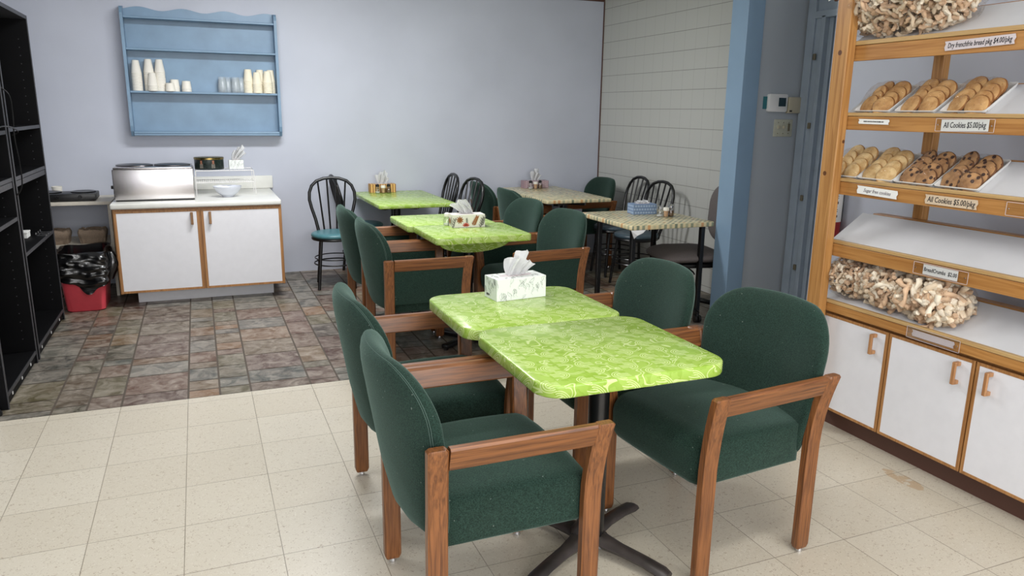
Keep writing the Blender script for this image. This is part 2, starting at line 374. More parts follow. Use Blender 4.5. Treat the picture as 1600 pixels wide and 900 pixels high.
def box(bm, x0, x1, y0, y1, z0, z1, bev=0, seg=2, mat=None):
    b = bmesh.new(); bmesh.ops.create_cube(b, size=1)
    for v in b.verts: v.co = Vector((x0+(v.co.x+.5)*(x1-x0), y0+(v.co.y+.5)*(y1-y0), z0+(v.co.z+.5)*(z1-z0)))
    if bev: bmesh.ops.bevel(b, geom=b.edges[:], offset=bev, segments=seg, affect='EDGES', profile=.5)
    return merge(bm, b, mat)
def merge(bm, b, mat=None, xf=None):
    mp = {}
    for v in b.verts: mp[v] = bm.verts.new(xf @ v.co if xf else v.co)
    for f in b.faces:
        try:
            nf = bm.faces.new([mp[v] for v in f.verts]); nf.smooth = f.smooth
            nf.material_index = mat if mat is not None else f.material_index
        except ValueError: pass
    b.free(); return bm
def B(*a, **k): return box(bmesh.new(), *a, **k)
def tube(bm, pts, r, n=8, closed=False, rf=None, mat=0):
    pts = [Vector(p) for p in pts]; N = len(pts); rings = []; prev = None
    for i, p in enumerate(pts):
        if closed: d = (pts[(i+1) % N]-pts[i-1])
        else: d = pts[min(i+1, N-1)]-pts[max(i-1, 0)]
        d.normalize()
        if prev is None:
            a = Vector((0, 0, 1)) if abs(d.z) < .9 else Vector((1, 0, 0)); u = d.cross(a).normalized()
        else:
            u = (prev - d*prev.dot(d)); u.normalize()
        prev = u; v = d.cross(u); rr = rf(i/(N-1)) if rf else r
        rings.append([bm.verts.new(p+(u*math.cos(2*PI*k/n)+v*math.sin(2*PI*k/n))*rr) for k in range(n)])
    for i in range(N if closed else N-1):
        a, b = rings[i], rings[(i+1) % N]
        for k in range(n):
            f = bm.faces.new((a[k], a[(k+1) % n], b[(k+1) % n], b[k])); f.material_index = mat
    if not closed:
        bm.faces.new(rings[0]).material_index = mat; bm.faces.new(rings[-1][::-1]).material_index = mat
    return bm
def lathe(bm, prof, n=24, c=(0, 0, 0), cap=True, mat=0):
    rings = []
    for r, z in prof:
        rings.append([bm.verts.new((c[0]+r*math.cos(2*PI*k/n), c[1]+r*math.sin(2*PI*k/n), c[2]+z)) for k in range(n)])
    for a, b in zip(rings, rings[1:]):
        for k in range(n): bm.faces.new((a[k], a[(k+1) % n], b[(k+1) % n], b[k])).material_index = mat
    if cap:
        bm.faces.new(rings[0]).material_index = mat; bm.faces.new(rings[-1]).material_index = mat
    return bm
def sweep(bm, secs):
    """secs: list of closed rings of points, joined in order and capped"""
    rings = [[bm.verts.new(p) for p in s] for s in secs]
    for a, b in zip(rings, rings[1:]):
        for k in range(len(a)): bm.faces.new((a[k], a[(k+1) % len(a)], b[(k+1) % len(a)], b[k]))
    bm.faces.new(rings[0]); bm.faces.new(rings[-1]); return bm
def rrect(x0, x1, y0, y1, r, n=6):
    pts = []
    for cx, cy, a0 in ((x1-r, y1-r, 0), (x0+r, y1-r, 90), (x0+r, y0+r, 180), (x1-r, y0+r, 270)):
        for k in range(n+1):
            a = R(a0+90*k/n); pts.append((cx+r*math.cos(a), cy+r*math.sin(a)))
    return pts
def resample(P, n):
    P = [Vector((a, b)) for a, b in P]; L = [0]
    for i in range(len(P)): L.append(L[-1]+(P[(i+1) % len(P)]-P[i]).length)
    out = []; j = 0
    for k in range(n):
        d = L[-1]*k/n
        while L[j+1] < d: j += 1
        q = (d-L[j])/max(1e-9, L[j+1]-L[j]); p = P[j].lerp(P[(j+1) % len(P)], q); out.append((p.x, p.y))
    return out
def slab(bm, outline, z0, z1, e=.004, mat=0):
    """prism with a softened top and bottom edge"""
    cx = sum(p[0] for p in outline)/len(outline); cy = sum(p[1] for p in outline)/len(outline)
    def ring(ins, z):
        out = []
        for x, y in outline:
            dx, dy = x-cx, y-cy; L = math.hypot(dx, dy); out.append(bm.verts.new((x-dx/L*ins, y-dy/L*ins, z)))
        return out
    rs = [ring(e, z0), ring(e*.3, z0+e*.3), ring(0, z0+e), ring(0, z1-e), ring(e*.3, z1-e*.3), ring(e, z1)]
    n = len(outline)
    for a, b in zip(rs, rs[1:]):
        for k in range(n): bm.faces.new((a[k], a[(k+1) % n], b[(k+1) % n], b[k])).material_index = mat
    bm.faces.new(rs[0]).material_index = mat; bm.faces.new(rs[-1]).material_index = mat
    return bm
def pillow(outline, thick, place, rings=9, p=3.0):
    """outline: closed 2-D loop; place(u, v, t) puts it in space; soft cushion on both sides"""
    bm = bmesh.new(); n = len(outline)
    cu = sum(q[0] for q in outline)/n; cv = sum(q[1] for q in outline)/n
    S = [1-(1-math.cos(k/rings*PI/2)) for k in range(rings)]
    S = [1.0, .985, .95, .88, .76, .6, .42, .22]
    def mk(sgn):
        rr = []
        for s in S:
            t = thick/2*(max(0, 1-s**p))**(.5)*sgn
            rr.append([bm.verts.new(place(cu+(u-cu)*s, cv+(v-cv)*s, t)) for u, v in outline] if not (sgn < 0 and s == 1.0) else None)
        return rr
    a = mk(1); b = mk(-1); b[0] = a[0]
    for rr, sg in ((a, 1), (b, -1)):
        for q, w_ in zip(rr, rr[1:]):
            for k in range(n): bm.faces.new((q[k], q[(k+1) % n], w_[(k+1) % n], w_[k]))
        c = bm.verts.new(place(cu, cv, thick/2*sg))
        for k in range(n): bm.faces.new((rr[-1][k], rr[-1][(k+1) % n], c))
    return bm
FACE_LEFT = Matrix(((0, 0, -1), (-1, 0, 0), (0, 1, 0)))      # text plane seen when looking towards +X
FACE_FRONT = Matrix(((1, 0, 0), (0, 0, -1), (0, 1, 0)))      # text plane seen when looking towards +Y
def text(name, body, size, loc, rot, mat, parent, shear=0.0, width=None, bold=0.0, tilt=0.0):
    cu = bpy.data.curves.new(name, 'FONT'); cu.body = body; cu.size = size; cu.shear = shear
    cu.align_x = 'CENTER'; cu.align_y = 'CENTER'; cu.extrude = .0002; cu.offset = bold; cu.resolution_u = 2
    o = bpy.data.objects.new(name, cu); C.objects.link(o); bpy.context.view_layer.update()
    me = bpy.data.meshes.new_from_object(o.evaluated_get(bpy.context.evaluated_depsgraph_get()))
    bpy.data.objects.remove(o)
    if width:
        xs = [v.co.x for v in me.vertices]; k = width/(max(xs)-min(xs))
        for v in me.vertices: v.co.x *= k
    M4 = (rot @ Matrix.Rotation(tilt, 3, 'Z')).to_4x4(); M4.translation = Vector(loc); me.transform(M4)
    me.materials.clear(); me.materials.append(MT[mat])
    ob = bpy.data.objects.new(name, me); C.objects.link(ob); ob.parent = parent; return ob

# ------------------------------------------------------------------ the room
BW = 3.058; CEIL = 2.75; T = .3048; YB = .068
struct('floor', B(-1.3, 3.32, -5.9, YB, -.05, 0), 'vinyl')
struct('floor', B(3.32, 4.1, -.7, YB, -.05, 0), 'vinyl')
bm = B(-1.3, 4.1, YB, BW+.02, -.05, -.0015)
struct('floor', bm, 'grout')
rnd = random.Random(4)
bm = bmesh.new(); lay = bm.loops.layers.color.new('stone')
pal = [(150, 122, 108), (158, 132, 114), (166, 150, 126), (146, 142, 126), (140, 142, 136), (172, 148, 118), (152, 134, 118), (160, 148, 130), (142, 132, 122), (158, 156, 150), (150, 144, 122)]
cols = []; x = -4*T
while x < 4.1:
    for wd in (.5, .5, 1.0): cols.append((x, x+wd*T)); x += wd*T
for x0, x1 in cols:
    y = YB; first = True
    while y < BW:
        h = rnd.choice((.105, .15, .21, .25, .25, .30) if x1-x0 < .2 else (.12, .15, .21, .25, .29))
        if first: h *= rnd.choice((.45, .6)); first = False
        y1 = min(y+h, BW+.01); g = .0050
        c = lin(rnd.choice(pal)); k = rnd.uniform(.85, 1.15)
        if x0 < 4.1:
            vs = [bm.verts.new(p) for p in ((max(x0+g, -1.3), y+g, 0), (min(x1-g, 4.1), y+g, 0), (min(x1-g, 4.1), y1-g, 0), (max(x0+g, -1.3), y1-g, 0))]
            f = bm.faces.new(vs)
            for lp in f.loops: lp[lay] = (c[0]*k, c[1]*k, c[2]*k, 1)
        y = y1
struct('floor', bm, 'slate')
struct('wall_back', B(-1.35, 4.1, BW, BW+.12, 0, CEIL), 'wall')
struct('wall_left', B(-1.35, -1.22, -5.9, BW, 0, CEIL), 'wall')
struct('wall_right', B(3.967, 4.1, .37, BW, 0, CEIL), 'tile')
struct('trim_1', B(-1.2, 3.966, BW-.012, BW, 2.512, 2.60, bev=.003), 'brown_trim')
struct('trim_2', B(3.958, 3.968, BW-.01, BW, 0, 2.512), 'brown_trim')
bm = bmesh.new(); box(bm, 3.424, 3.556, .205, .368, 0, CEIL, bev=.003)
struct('wall_right', bm, 'blue_paint')
struct('wall_right', B(3.555, 4.1, .228, .366, 0, CEIL), 'wall_grey')
struct('wall_right', B(3.30, 4.1, -5.9, -.66, 0, CEIL), 'wall')
struct('wall_right', B(3.96, 4.1, -.66, .228, 2.16, CEIL), 'wall_grey')
struct('wall_right', B(4.05, 4.1, -.66, .228, 0, 2.16), 'door_dark')
# front wall with the shop window the daylight comes through
bm = bmesh.new()
box(bm, -1.35, -1.0, -5.78, -5.66, 0, CEIL); box(bm, 3.2, 3.35, -5.78, -5.66, 0, CEIL)
box(bm, -1.0, 3.2, -5.78, -5.66, 0, .6); box(bm, -1.0, 3.2, -5.78, -5.66, 2.55, CEIL)
struct('wall_front', bm, 'wall')
bm = bmesh.new()
for xx in (-1.0, .38, 1.78, 3.16): box(bm, xx, xx+.04, -5.70, -5.64, .6, 2.55)
box(bm, -1, 3.2, -5.70, -5.64, .6, .64); box(bm, -1, 3.2, -5.70, -5.64, 2.51, 2.55)
struct('window_1', bm, 'frame_paint')
struct('ceiling', B(-1.35, 4.1, -5.9, BW+.12, CEIL, CEIL+.05), 'ceiling')
# door casing in the recess
bm = bmesh.new()
for y0, y1, xx in ((.145, .215, 3.915), (.085, .15, 3.93), (.055, .09, 3.915), (.02, .055, 3.95)):
    box(bm, xx, 4.05, y0, y1, 0, 2.7 if xx < 3.93 and y0 > .1 else 2.075, bev=.004)
box(bm, 3.915, 4.05, -.66, .15, 2.06, 2.105, bev=.004); box(bm, 3.935, 4.05, -.66, .15, 2.105, 2.55)
struct('door_1', bm, 'frame_paint')
bm = bmesh.new()
for z, yy in ((1.80, .115), (1.36, .1), (.88, .1), (.40, .1)): box(bm, 3.905, 3.917, yy-.012, yy+.012, z, z+.04, bev=.005)
d = obj('hinge_mark', bm, 'knot', None); d['kind'] = 'structure'; d.name = 'trim_3'
for i, (lx, ly) in enumerate(((1.2, -3.0), (.9, 1.2), (.3, -1.0))):  # unseen fittings made up to house the added fill lamps
    t = thing('added_ceiling_fitting', 'added white ceiling fitting out of view, number %s from the window side' % ('one', 'three', 'two')[i], 'light', (lx, ly, CEIL))
    bm = bmesh.new(); box(bm, -.66, .66, -.2, .2, -.03, 0, bev=.006); obj('housing', bm, 'white_plastic', t)

# ------------------------------------------------------------------ armchairs
LW = .255; LX = .222
def post_y(z):                                             # posts flare outwards near the arm
    k = max(0, (z-.36)/.285); return .045*k*k
def leg_bm(sx, sy):
    bm = bmesh.new(); secs = []; hx, hy = .027, .0165
    zs = [.016, .03, .1, .3, .40, .45, .5, .54, .58, .615, .640, .646]
    for z in zs:
        cx, cy = sx*LX, sy*(LW+post_y(z)); fx = .8 if z in (.016, .646) else 1
        lean = .02*max(0, (z-.45)/.2)**1.5*(1 if sx > 0 else -1)*.5
        c = .005
        pts = []
        for a, b in ((hx, hy-c), (hx-c, hy), (-hx+c, hy), (-hx, hy-c), (-hx, -hy+c), (-hx+c, -hy), (hx-c, -hy), (hx, -hy+c)):
            pts.append((cx+lean+a*fx, cy+b*fx, z))
        secs.append(pts)
    return sweep(bm, secs)
def arm_bm(sy):
    bm = bmesh.new(); secs = []
    for x in (-.200, -.1, 0, .1, .207):
        pts = []
        y0, y1 = sy*(LW+post_y(.582)), sy*(LW+post_y(.645)); h = .0145
        for z, w_ in ((.580, h*.8), (.584, h), (.638, h), (.645, h*.6)):
            pts.append((x, sy*(LW+post_y(z))+w_, z))
        for z, w_ in ((.645, h*.6), (.638, h), (.584, h), (.580, h*.8)):
            pts.append((x, sy*(LW+post_y(z))-w_, z))
        secs.append(pts)
    return sweep(bm, secs)
def back_outline():
    pts = []; zb, zt = .340, .832
    hw = lambda z: .232 + .045*math.sin(min(1, (z-zb)/.40)*PI/2)
    r = .150; n = 9
    for k in range(9): z = zb+.03+(zt-r-zb-.03)*k/8; pts.append((hw(z), z))
    w_ = hw(zt-r)
    for k in range(1, n+1):
        a = PI/2*k/n; pts.append((w_-r+r*math.cos(a), zt-r+r*math.sin(a)))
    for k in range(1, 4): pts.append(((w_-r)*(1-k/4*1), zt+.004*math.sin(k/4*PI/2)))
    pts.append((0, zt+.004))
    left = [(-u, v) for u, v in pts[:-1]][::-1]
    bot = [(-.21, zb), (-.1, zb-.002), (0, zb-.003), (.1, zb-.002), (.21, zb)]
    return pts+left+bot
def back_place(u, v, t):
    lean = -.236 - .075*max(0, (v-.40)/.46)**1.05
    curve = .95*u*u if abs(u) < .3 else .0855
    return Vector((lean + curve - .01 + t, u, v + (-.25*t)))
def seat_bm():
    bm = bmesh.new(); nx, ny = 14, 12
    prof = []                                              # side profile, closed loop, x then z
    x0, x1, zb, zt = -.215, .245, .322, .468
    for x in [x0+(x1-.07-x0)*k/8 for k in range(9)]: prof.append((x, zt+.008*math.sin((x-x0)/(x1-x0)*PI)+.008*((x-x0)/(x1-x0))))
    for k in range(1, 8):
        a = PI/2-(PI/2)*k/7; prof.append((x1-.060+.062*math.cos(a), zt-.050+.060*math.sin(a)))
    prof += [(x1+.001, zb+.05), (x1-.004, zb+.022), (x1-.014, zb+.006), (x1-.03, zb)]
    for x in (x1-.09, .05, -.1, x0): prof.append((x, zb))
    secs = []
    ys = [-.238, -.236, -.230, -.215, -.19, -.1, 0, .1, .19, .215, .230, .236, .238]
    cx, cz = .02, .405
    for y in ys:
        k = {.238: .72, .236: .82, .230: .90, .215: .96, .19: .99}.get(abs(y), 1.0); dome = .012*(1-(y/.238)**2)
        secs.append([(cx+(px-cx)*k, y, cz+(pz-cz)*k+(dome if pz > cz else 0)) for px, pz in prof])
    return sweep(bm, secs)
def make_armchair(label, group):
    t = thing('armchair', label, 'chair', group=group)
    for sx in (1, -1):
        for sy in (1, -1):
            lg = obj('leg', leg_bm(sx, sy), 'oak_leg', t, 35)
            b = bmesh.new(); lathe(b, [(.011, .0), (.012, .006), (.008, .017)], 12, (sx*LX, sy*LW, 0)); obj('glide', b, 'chrome', lg, 40)
    for sy in (1, -1): obj('armrest', arm_bm(sy), 'oak', t, 30)
    obj('seat', seat_bm(), 'green', t, 50)
    bk = obj('backrest', pillow(back_outline(), .082, back_place, p=5.0), 'green', t, 60)
    ol = back_outline(); cu, cv = 0, .61
    for s, tt in ((.972, -.0195),):
        b = bmesh.new()
        for ds in (0, .013):
            s2 = s-ds; th = -.041*(1-s2**5)**.5
            tube(b, [back_place(cu+(u-cu)*s2, cv+(v-cv)*s2, th-.0004) for u, v in ol[:44]], .0009, 5)
        obj('seam', b, 'seam', bk, True)
    return t
G_open = 'green armchairs at the two nearest lime tables'
chA = make_armchair('green armchair nearest the camera, its back turned, left of the nearest lime table', G_open)
chA.location = (.855, -1.945, 0)
dup(chA, (.882, -1.308, 0), 0, 'green armchair tucked under the left side of the lime table with the leaf tissue box', G_open)
dup(chA, (1.69, -1.896, 0), R(185.4), 'green armchair at right of nearest lime table, whole seat in view', G_open)
dup(chA, (1.635, -1.255, 0), R(180), 'green armchair right of the leaf tissue box, only its back above the table edge', G_open)
# variant with upholstered side panels
chP = thing('armchair', 'green armchair with closed side panel left of the floral tissue box, nearer one', 'chair', (1.285, .385, 0), 0, 'green armchairs around the middle lime tables')
for ch in list(chA.children):
    c = ch.copy(); C.objects.link(c); c.parent = chP
    for g in list(ch.children):
        d = g.copy(); C.objects.link(d); d.parent = c
for sy in (1, -1):
    b = bmesh.new(); secs = []
    for x in (-.198, 0, .198):
        pts = []
        for z in (.385, .42, .46, .5, .54, .582): pts.append((x, sy*(LW+post_y(z))+.011, z))
        for z in (.582, .54, .5, .46, .42, .385): pts.append((x, sy*(LW+post_y(z))-.011, z))
        secs.append(pts)
    obj('side_panel', sweep(b, secs), 'green', chP, 30)
Gm = chP['group']; Gb = 'green armchairs at the back mosaic table'
dup(chP, (1.285, 1.02, 0), 0, 'green armchair left of the floral tissue box, behind the nearer one on that side', Gm)
dup(chP, (2.03, .41, 0), R(184), 'green armchair with closed side panel right of the floral tissue box, nearer one', Gm)
dup(chP, (2.03, 1.05, 0), R(183), 'green armchair right of the floral tissue box, the farther one, arm mostly hidden', Gm)
dup(chA, (2.72, 2.46, 0), R(0), 'dark green armchair seen through the hoop of a black chair, by the back mosaic table', Gb)
dup(chA, (2.74, 1.83, 0), R(0), 'green armchair with its back against the left front corner of the back mosaic table', Gb)
dup(chA, (3.48, 2.56, 0), R(180), 'dark green armchair in the corner between the back mosaic table and the tiled wall', Gb)

# ------------------------------------------------------------------ hoop-back bistro chairs
def make_bistro(label, group, seatmat):
    t = thing('bistro_chair', label, 'chair', group=group)
    b = bmesh.new(); pts = [(.185*math.cos(2*PI*k/32)*(1.02), .185*math.sin(2*PI*k/32)) for k in range(32)]
    S = [(.94, .418), (1.0, .424), (1.02, .435), (1.0, .447), (.93, .455), (.7, .459), (.3, .461)]
    lathe(b, [(.187*s, z) for s, z in S], 32); obj('seat', b, seatmat, t, 50)
    b = bmesh.new(); tube(b, [(.178*math.cos(2*PI*k/32), .178*math.sin(2*PI*k/32), .410) for k in range(32)], .012, 8, True)
    obj('seat_frame', b, 'black_metal', t, True)
    for a in (45, 135, 225, 315):
        x0, y0 = .155*math.cos(R(a)), .155*math.sin(R(a)); x1, y1 = .215*math.cos(R(a)), .205*math.sin(R(a))
        b = bmesh.new(); tube(b, [(x0, y0, .415), (x1, y1, 0)], .0125, 10); obj('leg', b, 'black_metal', t, True)
    b = bmesh.new(); tube(b, [(.176*math.cos(2*PI*k/32), .172*math.sin(2*PI*k/32), .20) for k in range(32)], .006, 6, True)
    tube(b, [(.170*math.cos(2*PI*k/32), .166*math.sin(2*PI*k/32), .245) for k in range(32)], .005, 6, True)
    obj('foot_ring', b, 'black_metal', t, True)
    def lean(z): return -.135-.115*(z-.42)/.45
    half = [(.125, .41), (.128, .46), (.145, .54), (.172, .63), (.188, .70), (.186, .76), (.165, .815), (.125, .853), (.065, .874)]
    hp = [(lean(z), y, z) for y, z in half]+[(lean(.88), 0, .88)]+[(lean(z), -y, z) for y, z in half[::-1]]
    b = bmesh.new(); tube(b, hp, .0135, 10); obj('hoop', b, 'black_metal', t, True)
    for k, (yb, yt, zt) in enumerate(((-.075, -.115, .858), (-.026, -.04, .876), (.026, .04, .876), (.075, .115, .858))):
        b = bmesh.new(); tube(b, [(-.150, yb, .43), (lean(zt), yt, zt)], .0075, 8); obj('spindle', b, 'black_metal', t, True)
    return t
Gl = 'teal seated hoop-back chairs left of the far lime table'
L1 = make_bistro('black hoop-back chair with teal seat in view, left of the far lime table', Gl, 'vinyl_teal')
L1.location = (1.135, 2.38, 0); L1.rotation_euler = (0, 0, R(-97))
dup(L1, (1.45, 2.83, 0), R(0), 'black hoop-back chair seen edge-on behind the one with the teal seat', Gl)
Gr = 'hoop-back chairs right of the far lime table'
dup(L1, (2.04, 2.74, 0), R(180), 'black hoop-back chair nearest the back wall, right of the far lime table', Gr)
dup(L1, (2.08, 2.22, 0), R(190), 'black hoop-back chair at near right corner of far lime table, green backrest behind it', Gr)
Gt = 'hoop-back chairs along the tiled wall'
S1 = make_bistro('black hoop-back chair with slate seat by the tiled wall, the left and farther one', Gt, 'vinyl_slate')
S1.location = (3.61, 2.06, 0); S1.rotation_euler = (0, 0, R(178))
dup(S1, (3.545, 1.58, 0), R(184), 'black hoop-back chair by the tiled wall, nearest behind the blue tissue box', Gt)

# ------------------------------------------------------------------ office chair
t = thing('office_chair', 'grey-brown office swivel chair on casters between the mosaic table and the blue column', 'chair', (3.385, .66, 0), R(168))
ol = rrect(-.25, .24, -.245, .245, .12, 7)
obj('seat', pillow(ol, .10, lambda u, v, q: Vector((u, v, .452+q+(-.02*(u > .1)*(u-.1)*4)))), 'grey_fabric', t, 60)
b = bmesh.new(); slab(b, rrect(-.2, .2, -.2, .2, .08), .375, .405, .01); obj('seat_pan', b, 'black_plastic', t, 40)
ol = rrect(-.22, .22, -.21, .21, .15, 8)
obj('backrest', pillow(ol, .08, lambda u, v, q: Vector((-.29+q-.06*(v+.25)+.5*u*u, u, .735+v))), 'grey_fabric', t, 60)
b = bmesh.new(); tube(b, [(-.1, 0, .36), (-.28, 0, .36), (-.33, 0, .45), (-.34, 0, .62)], .016, 8); obj('back_bar', b, 'black_plastic', t, True)
b = bmesh.new(); lathe(b, [(.028, .09), (.028, .24), (.018, .24), (.018, .37)], 16); obj('gas_column', b, 'black_plastic', t, 40)
b = bmesh.new(); tube(b, [(.02, .1, .37), (.03, .25, .36), (.03, .27, .35)], .006, 6); obj('lever', b, 'black_plastic', t, True)
b = bmesh.new()
for k in range(5):
    a = R(72*k+20); tube(b, [(0, 0, .10), (.14*math.cos(a), .14*math.sin(a), .10), (.28*math.cos(a), .28*math.sin(a), .07)], .02, 8, rf=lambda q: .024-.008*q)
obj('star_base', b, 'black_plastic', t, True)
for k in range(5):
    a = R(72*k+20); cx, cy = .28*math.cos(a), .28*math.sin(a); b = bmesh.new()
    for s in (-.014, .014):
        q = bmesh.new(); lathe(q, [(.006, -.009), (.026, -.008), (.028, 0), (.026, .008), (.006, .009)], 16)
        X = Matrix.Translation((cx, cy, .028)) @ Matrix.Rotation(a+PI/2, 4, 'Z') @ Matrix.Translation((0, 0, 0)) @ Matrix.Rotation(PI/2, 4, 'Y') @ Matrix.Translation((0, 0, s)) @ Matrix.Identity(4)
        merge(b, q, 0, X)
    tube(b, [(cx, cy, .03), (cx, cy, .075)], .008, 8)
    obj('caster', b, 'black_plastic', t, 40)

# ------------------------------------------------------------------ tables
def xbase(t, cast=True, rot=0, L=.30):
    b = bmesh.new()
    lathe(b, [(.055, .045), (.058, .065), (.04, .09), (.034, .11)], 20)
    for k in range(4):
        a = R(rot+90*k); ca, sa = math.cos(a), math.sin(a); secs = []
        for s, zt, w_, h in ((.02, .075, .045, .05), (.07, .07, .034, .045), (.13, .062, .026, .036), (.22, .054, .026, .032), (L-.02, .044, .028, .034), (L, .034, .024, .026)):
            ring = []
            for q in range(8):
                an = 2*PI*q/8; dy = w_*math.cos(an); dz = h*.5*math.sin(an)
                ring.append((s*ca-dy*sa, s*sa+dy*ca, max(0, zt-h*.5+dz)))
            secs.append(ring)
        sweep(b, secs)
    obj('base', b, 'cast_iron' if cast else 'black_metal', t, 50)
def flatbase(t, cx, cy, L=.26, rot=45):
    b = bmesh.new()
    for k in range(2):
        q = bmesh.new(); box(q, -L, L, -.025, .025, .012, .04, bev=.01)
        merge(b, q, 0, Matrix.Translation((cx, cy, 0)) @ Matrix.Rotation(R(rot+90*k), 4, 'Z'))
        for s in (-1, 1):
            a = R(rot+90*k); lathe(b, [(.014, 0), (.014, .013)], 10, (cx+s*(L-.02)*math.cos(a), cy+s*(L-.02)*math.sin(a), 0))
    obj('base', b, 'black_metal', t, 40)
def pedestal(t, cx, cy, r, top):
    b = bmesh.new(); lathe(b, [(r, .035), (r, top-.02)], 20, (cx, cy, 0))
    lathe(b, [(r*1.7, .036), (r*1.5, .055), (r*1.05, .07)], 20, (cx, cy, 0)); obj('post', b, 'black_metal', t, 40)
    b = bmesh.new()
    for k in range(2):
        q = bmesh.new(); box(q, -.2, .2, -.02, .02, top-.022, top); merge(b, q, 0, Matrix.Translation((cx, cy, 0)) @ Matrix.Rotation(R(45+90*k), 4, 'Z'))
    obj('top_bracket', b, 'black_metal', t)
def cafe_table(label, x0, x1, y0, y1, top, cloth, rad, group, posts, base='x', rot=40, edge=.042, flap=None, pr=.031):
    cx, cy = (x0+x1)/2, (y0+y1)/2
    t = thing('cafe_table', label, 'table', (cx, cy, 0), 0, group)
    b = bmesh.new(); slab(b, rrect(x0-cx+.006, x1-cx-.006, y0-cy+.006, y1-cy-.006, rad), top-edge+.004, top-.004, .003)
    obj('tabletop', b, 'trim_wood', t, 40)
    b = bmesh.new(); ol = rrect(x0-cx, x1-cx, y0-cy, y1-cy, rad, 8)
    slab(b, ol, top-edge, top, .006)
    cv = obj('plastic_cover', b, cloth, t, 50)
    if flap:                                              # loose hem sagging under an edge
        b = bmesh.new(); fx0, fx1, drop = flap; N = 24; rows = []
        for j in range(4):
            row = []
            for k in range(N+1):
                q = k/N; x = fx0+(fx1-fx0)*q; d_ = drop*math.sin(PI*q)**.6*(j/3)
                row.append(b.verts.new((x-cx, y0-cy+.004+.10*(j/3)*.35*math.sin(PI*q)+.002*math.sin(k*1.7)*(j/3), top-edge+.004-d_)))
            rows.append(row)
        for a_, b_ in zip(rows, rows[1:]):
            for k in range(N): b.faces.new((a_[k], a_[k+1], b_[k+1], b_[k]))
        r_ = bmesh.ops.solidify(b, geom=b.faces[:], thickness=.002); obj('hanging_hem', b, cloth, cv, True)
    for px_, py_ in posts:
        pedestal(t, px_-cx, py_-cy, pr, top-edge)
        if base == 'x':
            if (px_, py_) == posts[0]: xbase(t, True, rot, .31)
        else: flatbase(t, px_-cx, py_-cy, .25, rot)
    return t
Gg = 'square lime-green covered cafe tables'
T1 = cafe_table('lime patterned square table nearest the camera, bare top', .955, 1.583, -2.140, -1.556, .72, 'cloth_green', .078, Gg, [(1.28, -1.87)], 'x', 28, flap=(1.06, 1.34, .018), pr=.034, edge=.040)
T2 = cafe_table('lime patterned square table carrying the white tissue box with leaf outlines', .940, 1.564, -1.553, -1.030, .718, 'cloth_green', .075, Gg, [(1.25, -1.30)], 'x', 45)
T3 = cafe_table('lime patterned square table carrying the floral tissue box', 1.382, 1.992, .272, .798, .72, 'cloth_green', .03, Gg, [(1.66, .52)], 'f', 35, flap=(1.40, 1.84, .062))
T3b = cafe_table('lime patterned square table behind the floral tissue box, nothing standing on it', 1.350, 1.962, .803, 1.318, .718, 'cloth_green', .03, Gg, [(1.64, 1.06)], 'f', 35)
T4 = cafe_table('long lime covered table against the back wall with the orange tissue box', 1.415, 2.055, 1.93, 3.00, .715, 'cloth_green', .02, 'long covered cafe tables', [(1.62, 2.2), (1.73, 2.75)], 'f', 45, edge=.03)
T5 = cafe_table('long mosaic patterned table against the back wall with the pink tissue box', 2.815, 3.445, 1.84, 3.00, .72, 'cloth_mosaic', .02, 'long covered cafe tables', [(3.05, 2.0), (3.08, 2.7)], 'f', 20, edge=.03)
# four-legged mosaic table
t = thing('cafe_table', 'mosaic patterned four-legged table beside the blue column with the blue tissue box', 'table', (3.085, .735, 0), 0, 'long covered cafe tables')
b = bmesh.new(); slab(b, rrect(-.33, .33, -.355, .355, .018), .692, .716, .003); obj('tabletop', b, 'trim_wood', t, 40)
b = bmesh.new(); slab(b, rrect(-.337, .337, -.362, .362, .02), .688, .72, .006); obj('plastic_cover', b, 'cloth_mosaic', t, 50)
for lx, ly in ((-.22, -.20), (.27, -.31), (.27, .29), (-.22, .27)):
    obj('leg', B(lx-.016, lx+.016, ly-.016, ly+.016, 0, .69, bev=.003), 'black_metal', t)
bm = bmesh.new()
vs = [(-.345, -.335, .70), (-.28, -.425, .695), (-.25, -.43, .688), (-.30, -.42, .64), (-.335, -.40, .645)]
f = bm.faces.new([bm.verts.new(v) for v in ((-.339, -.366, .69), (-.225, -.368, .69), (-.25, -.374, .672), (-.295, -.378, .656), (-.32, -.378, .635))])
bmesh.ops.solidify(bm, geom=bm.faces[:], thickness=.002); obj('cloth_corner', bm, 'tissue', t)

# ------------------------------------------------------------------ tissue boxes, shakers
def tissue_bm(w_, h, d, seed, lean=0.0):
    rn = random.Random(seed); bm = bmesh.new()
    for s in range(2):
        N, Mr = 18, 8; rows = []
        tw = w_*(1.0 if s == 0 else .8); ph = rn.uniform(0, 6)
        for j in range(Mr+1):
            q = j/Mr; row = []
            for k in range(N+1):
                u = k/N-.5
                wid = w_*.62 + (tw-w_*.62)*q
                x = u*wid + lean*q*q*h + (s-.5)*.018*q
                y = (.5-s)*d*.5*q + .010*math.sin(u*13+ph)*(.4+q) + .005*math.sin(u*31+ph*2)
                top = h*(1-.28*abs(u+.22*(1 if s else -1))*2 + .05*math.sin(u*17+ph)) * (1 if s == 0 else .78)
                row.append(bm.verts.new((x, y, top*q)))
            rows.append(row)
        for a, b in zip(rows, rows[1:]):
            for k in range(N): bm.faces.new((a[k], a[k+1], b[k+1], b[k]))
    bmesh.ops.solidify(bm, geom=bm.faces[:], thickness=.0008)
    return bm
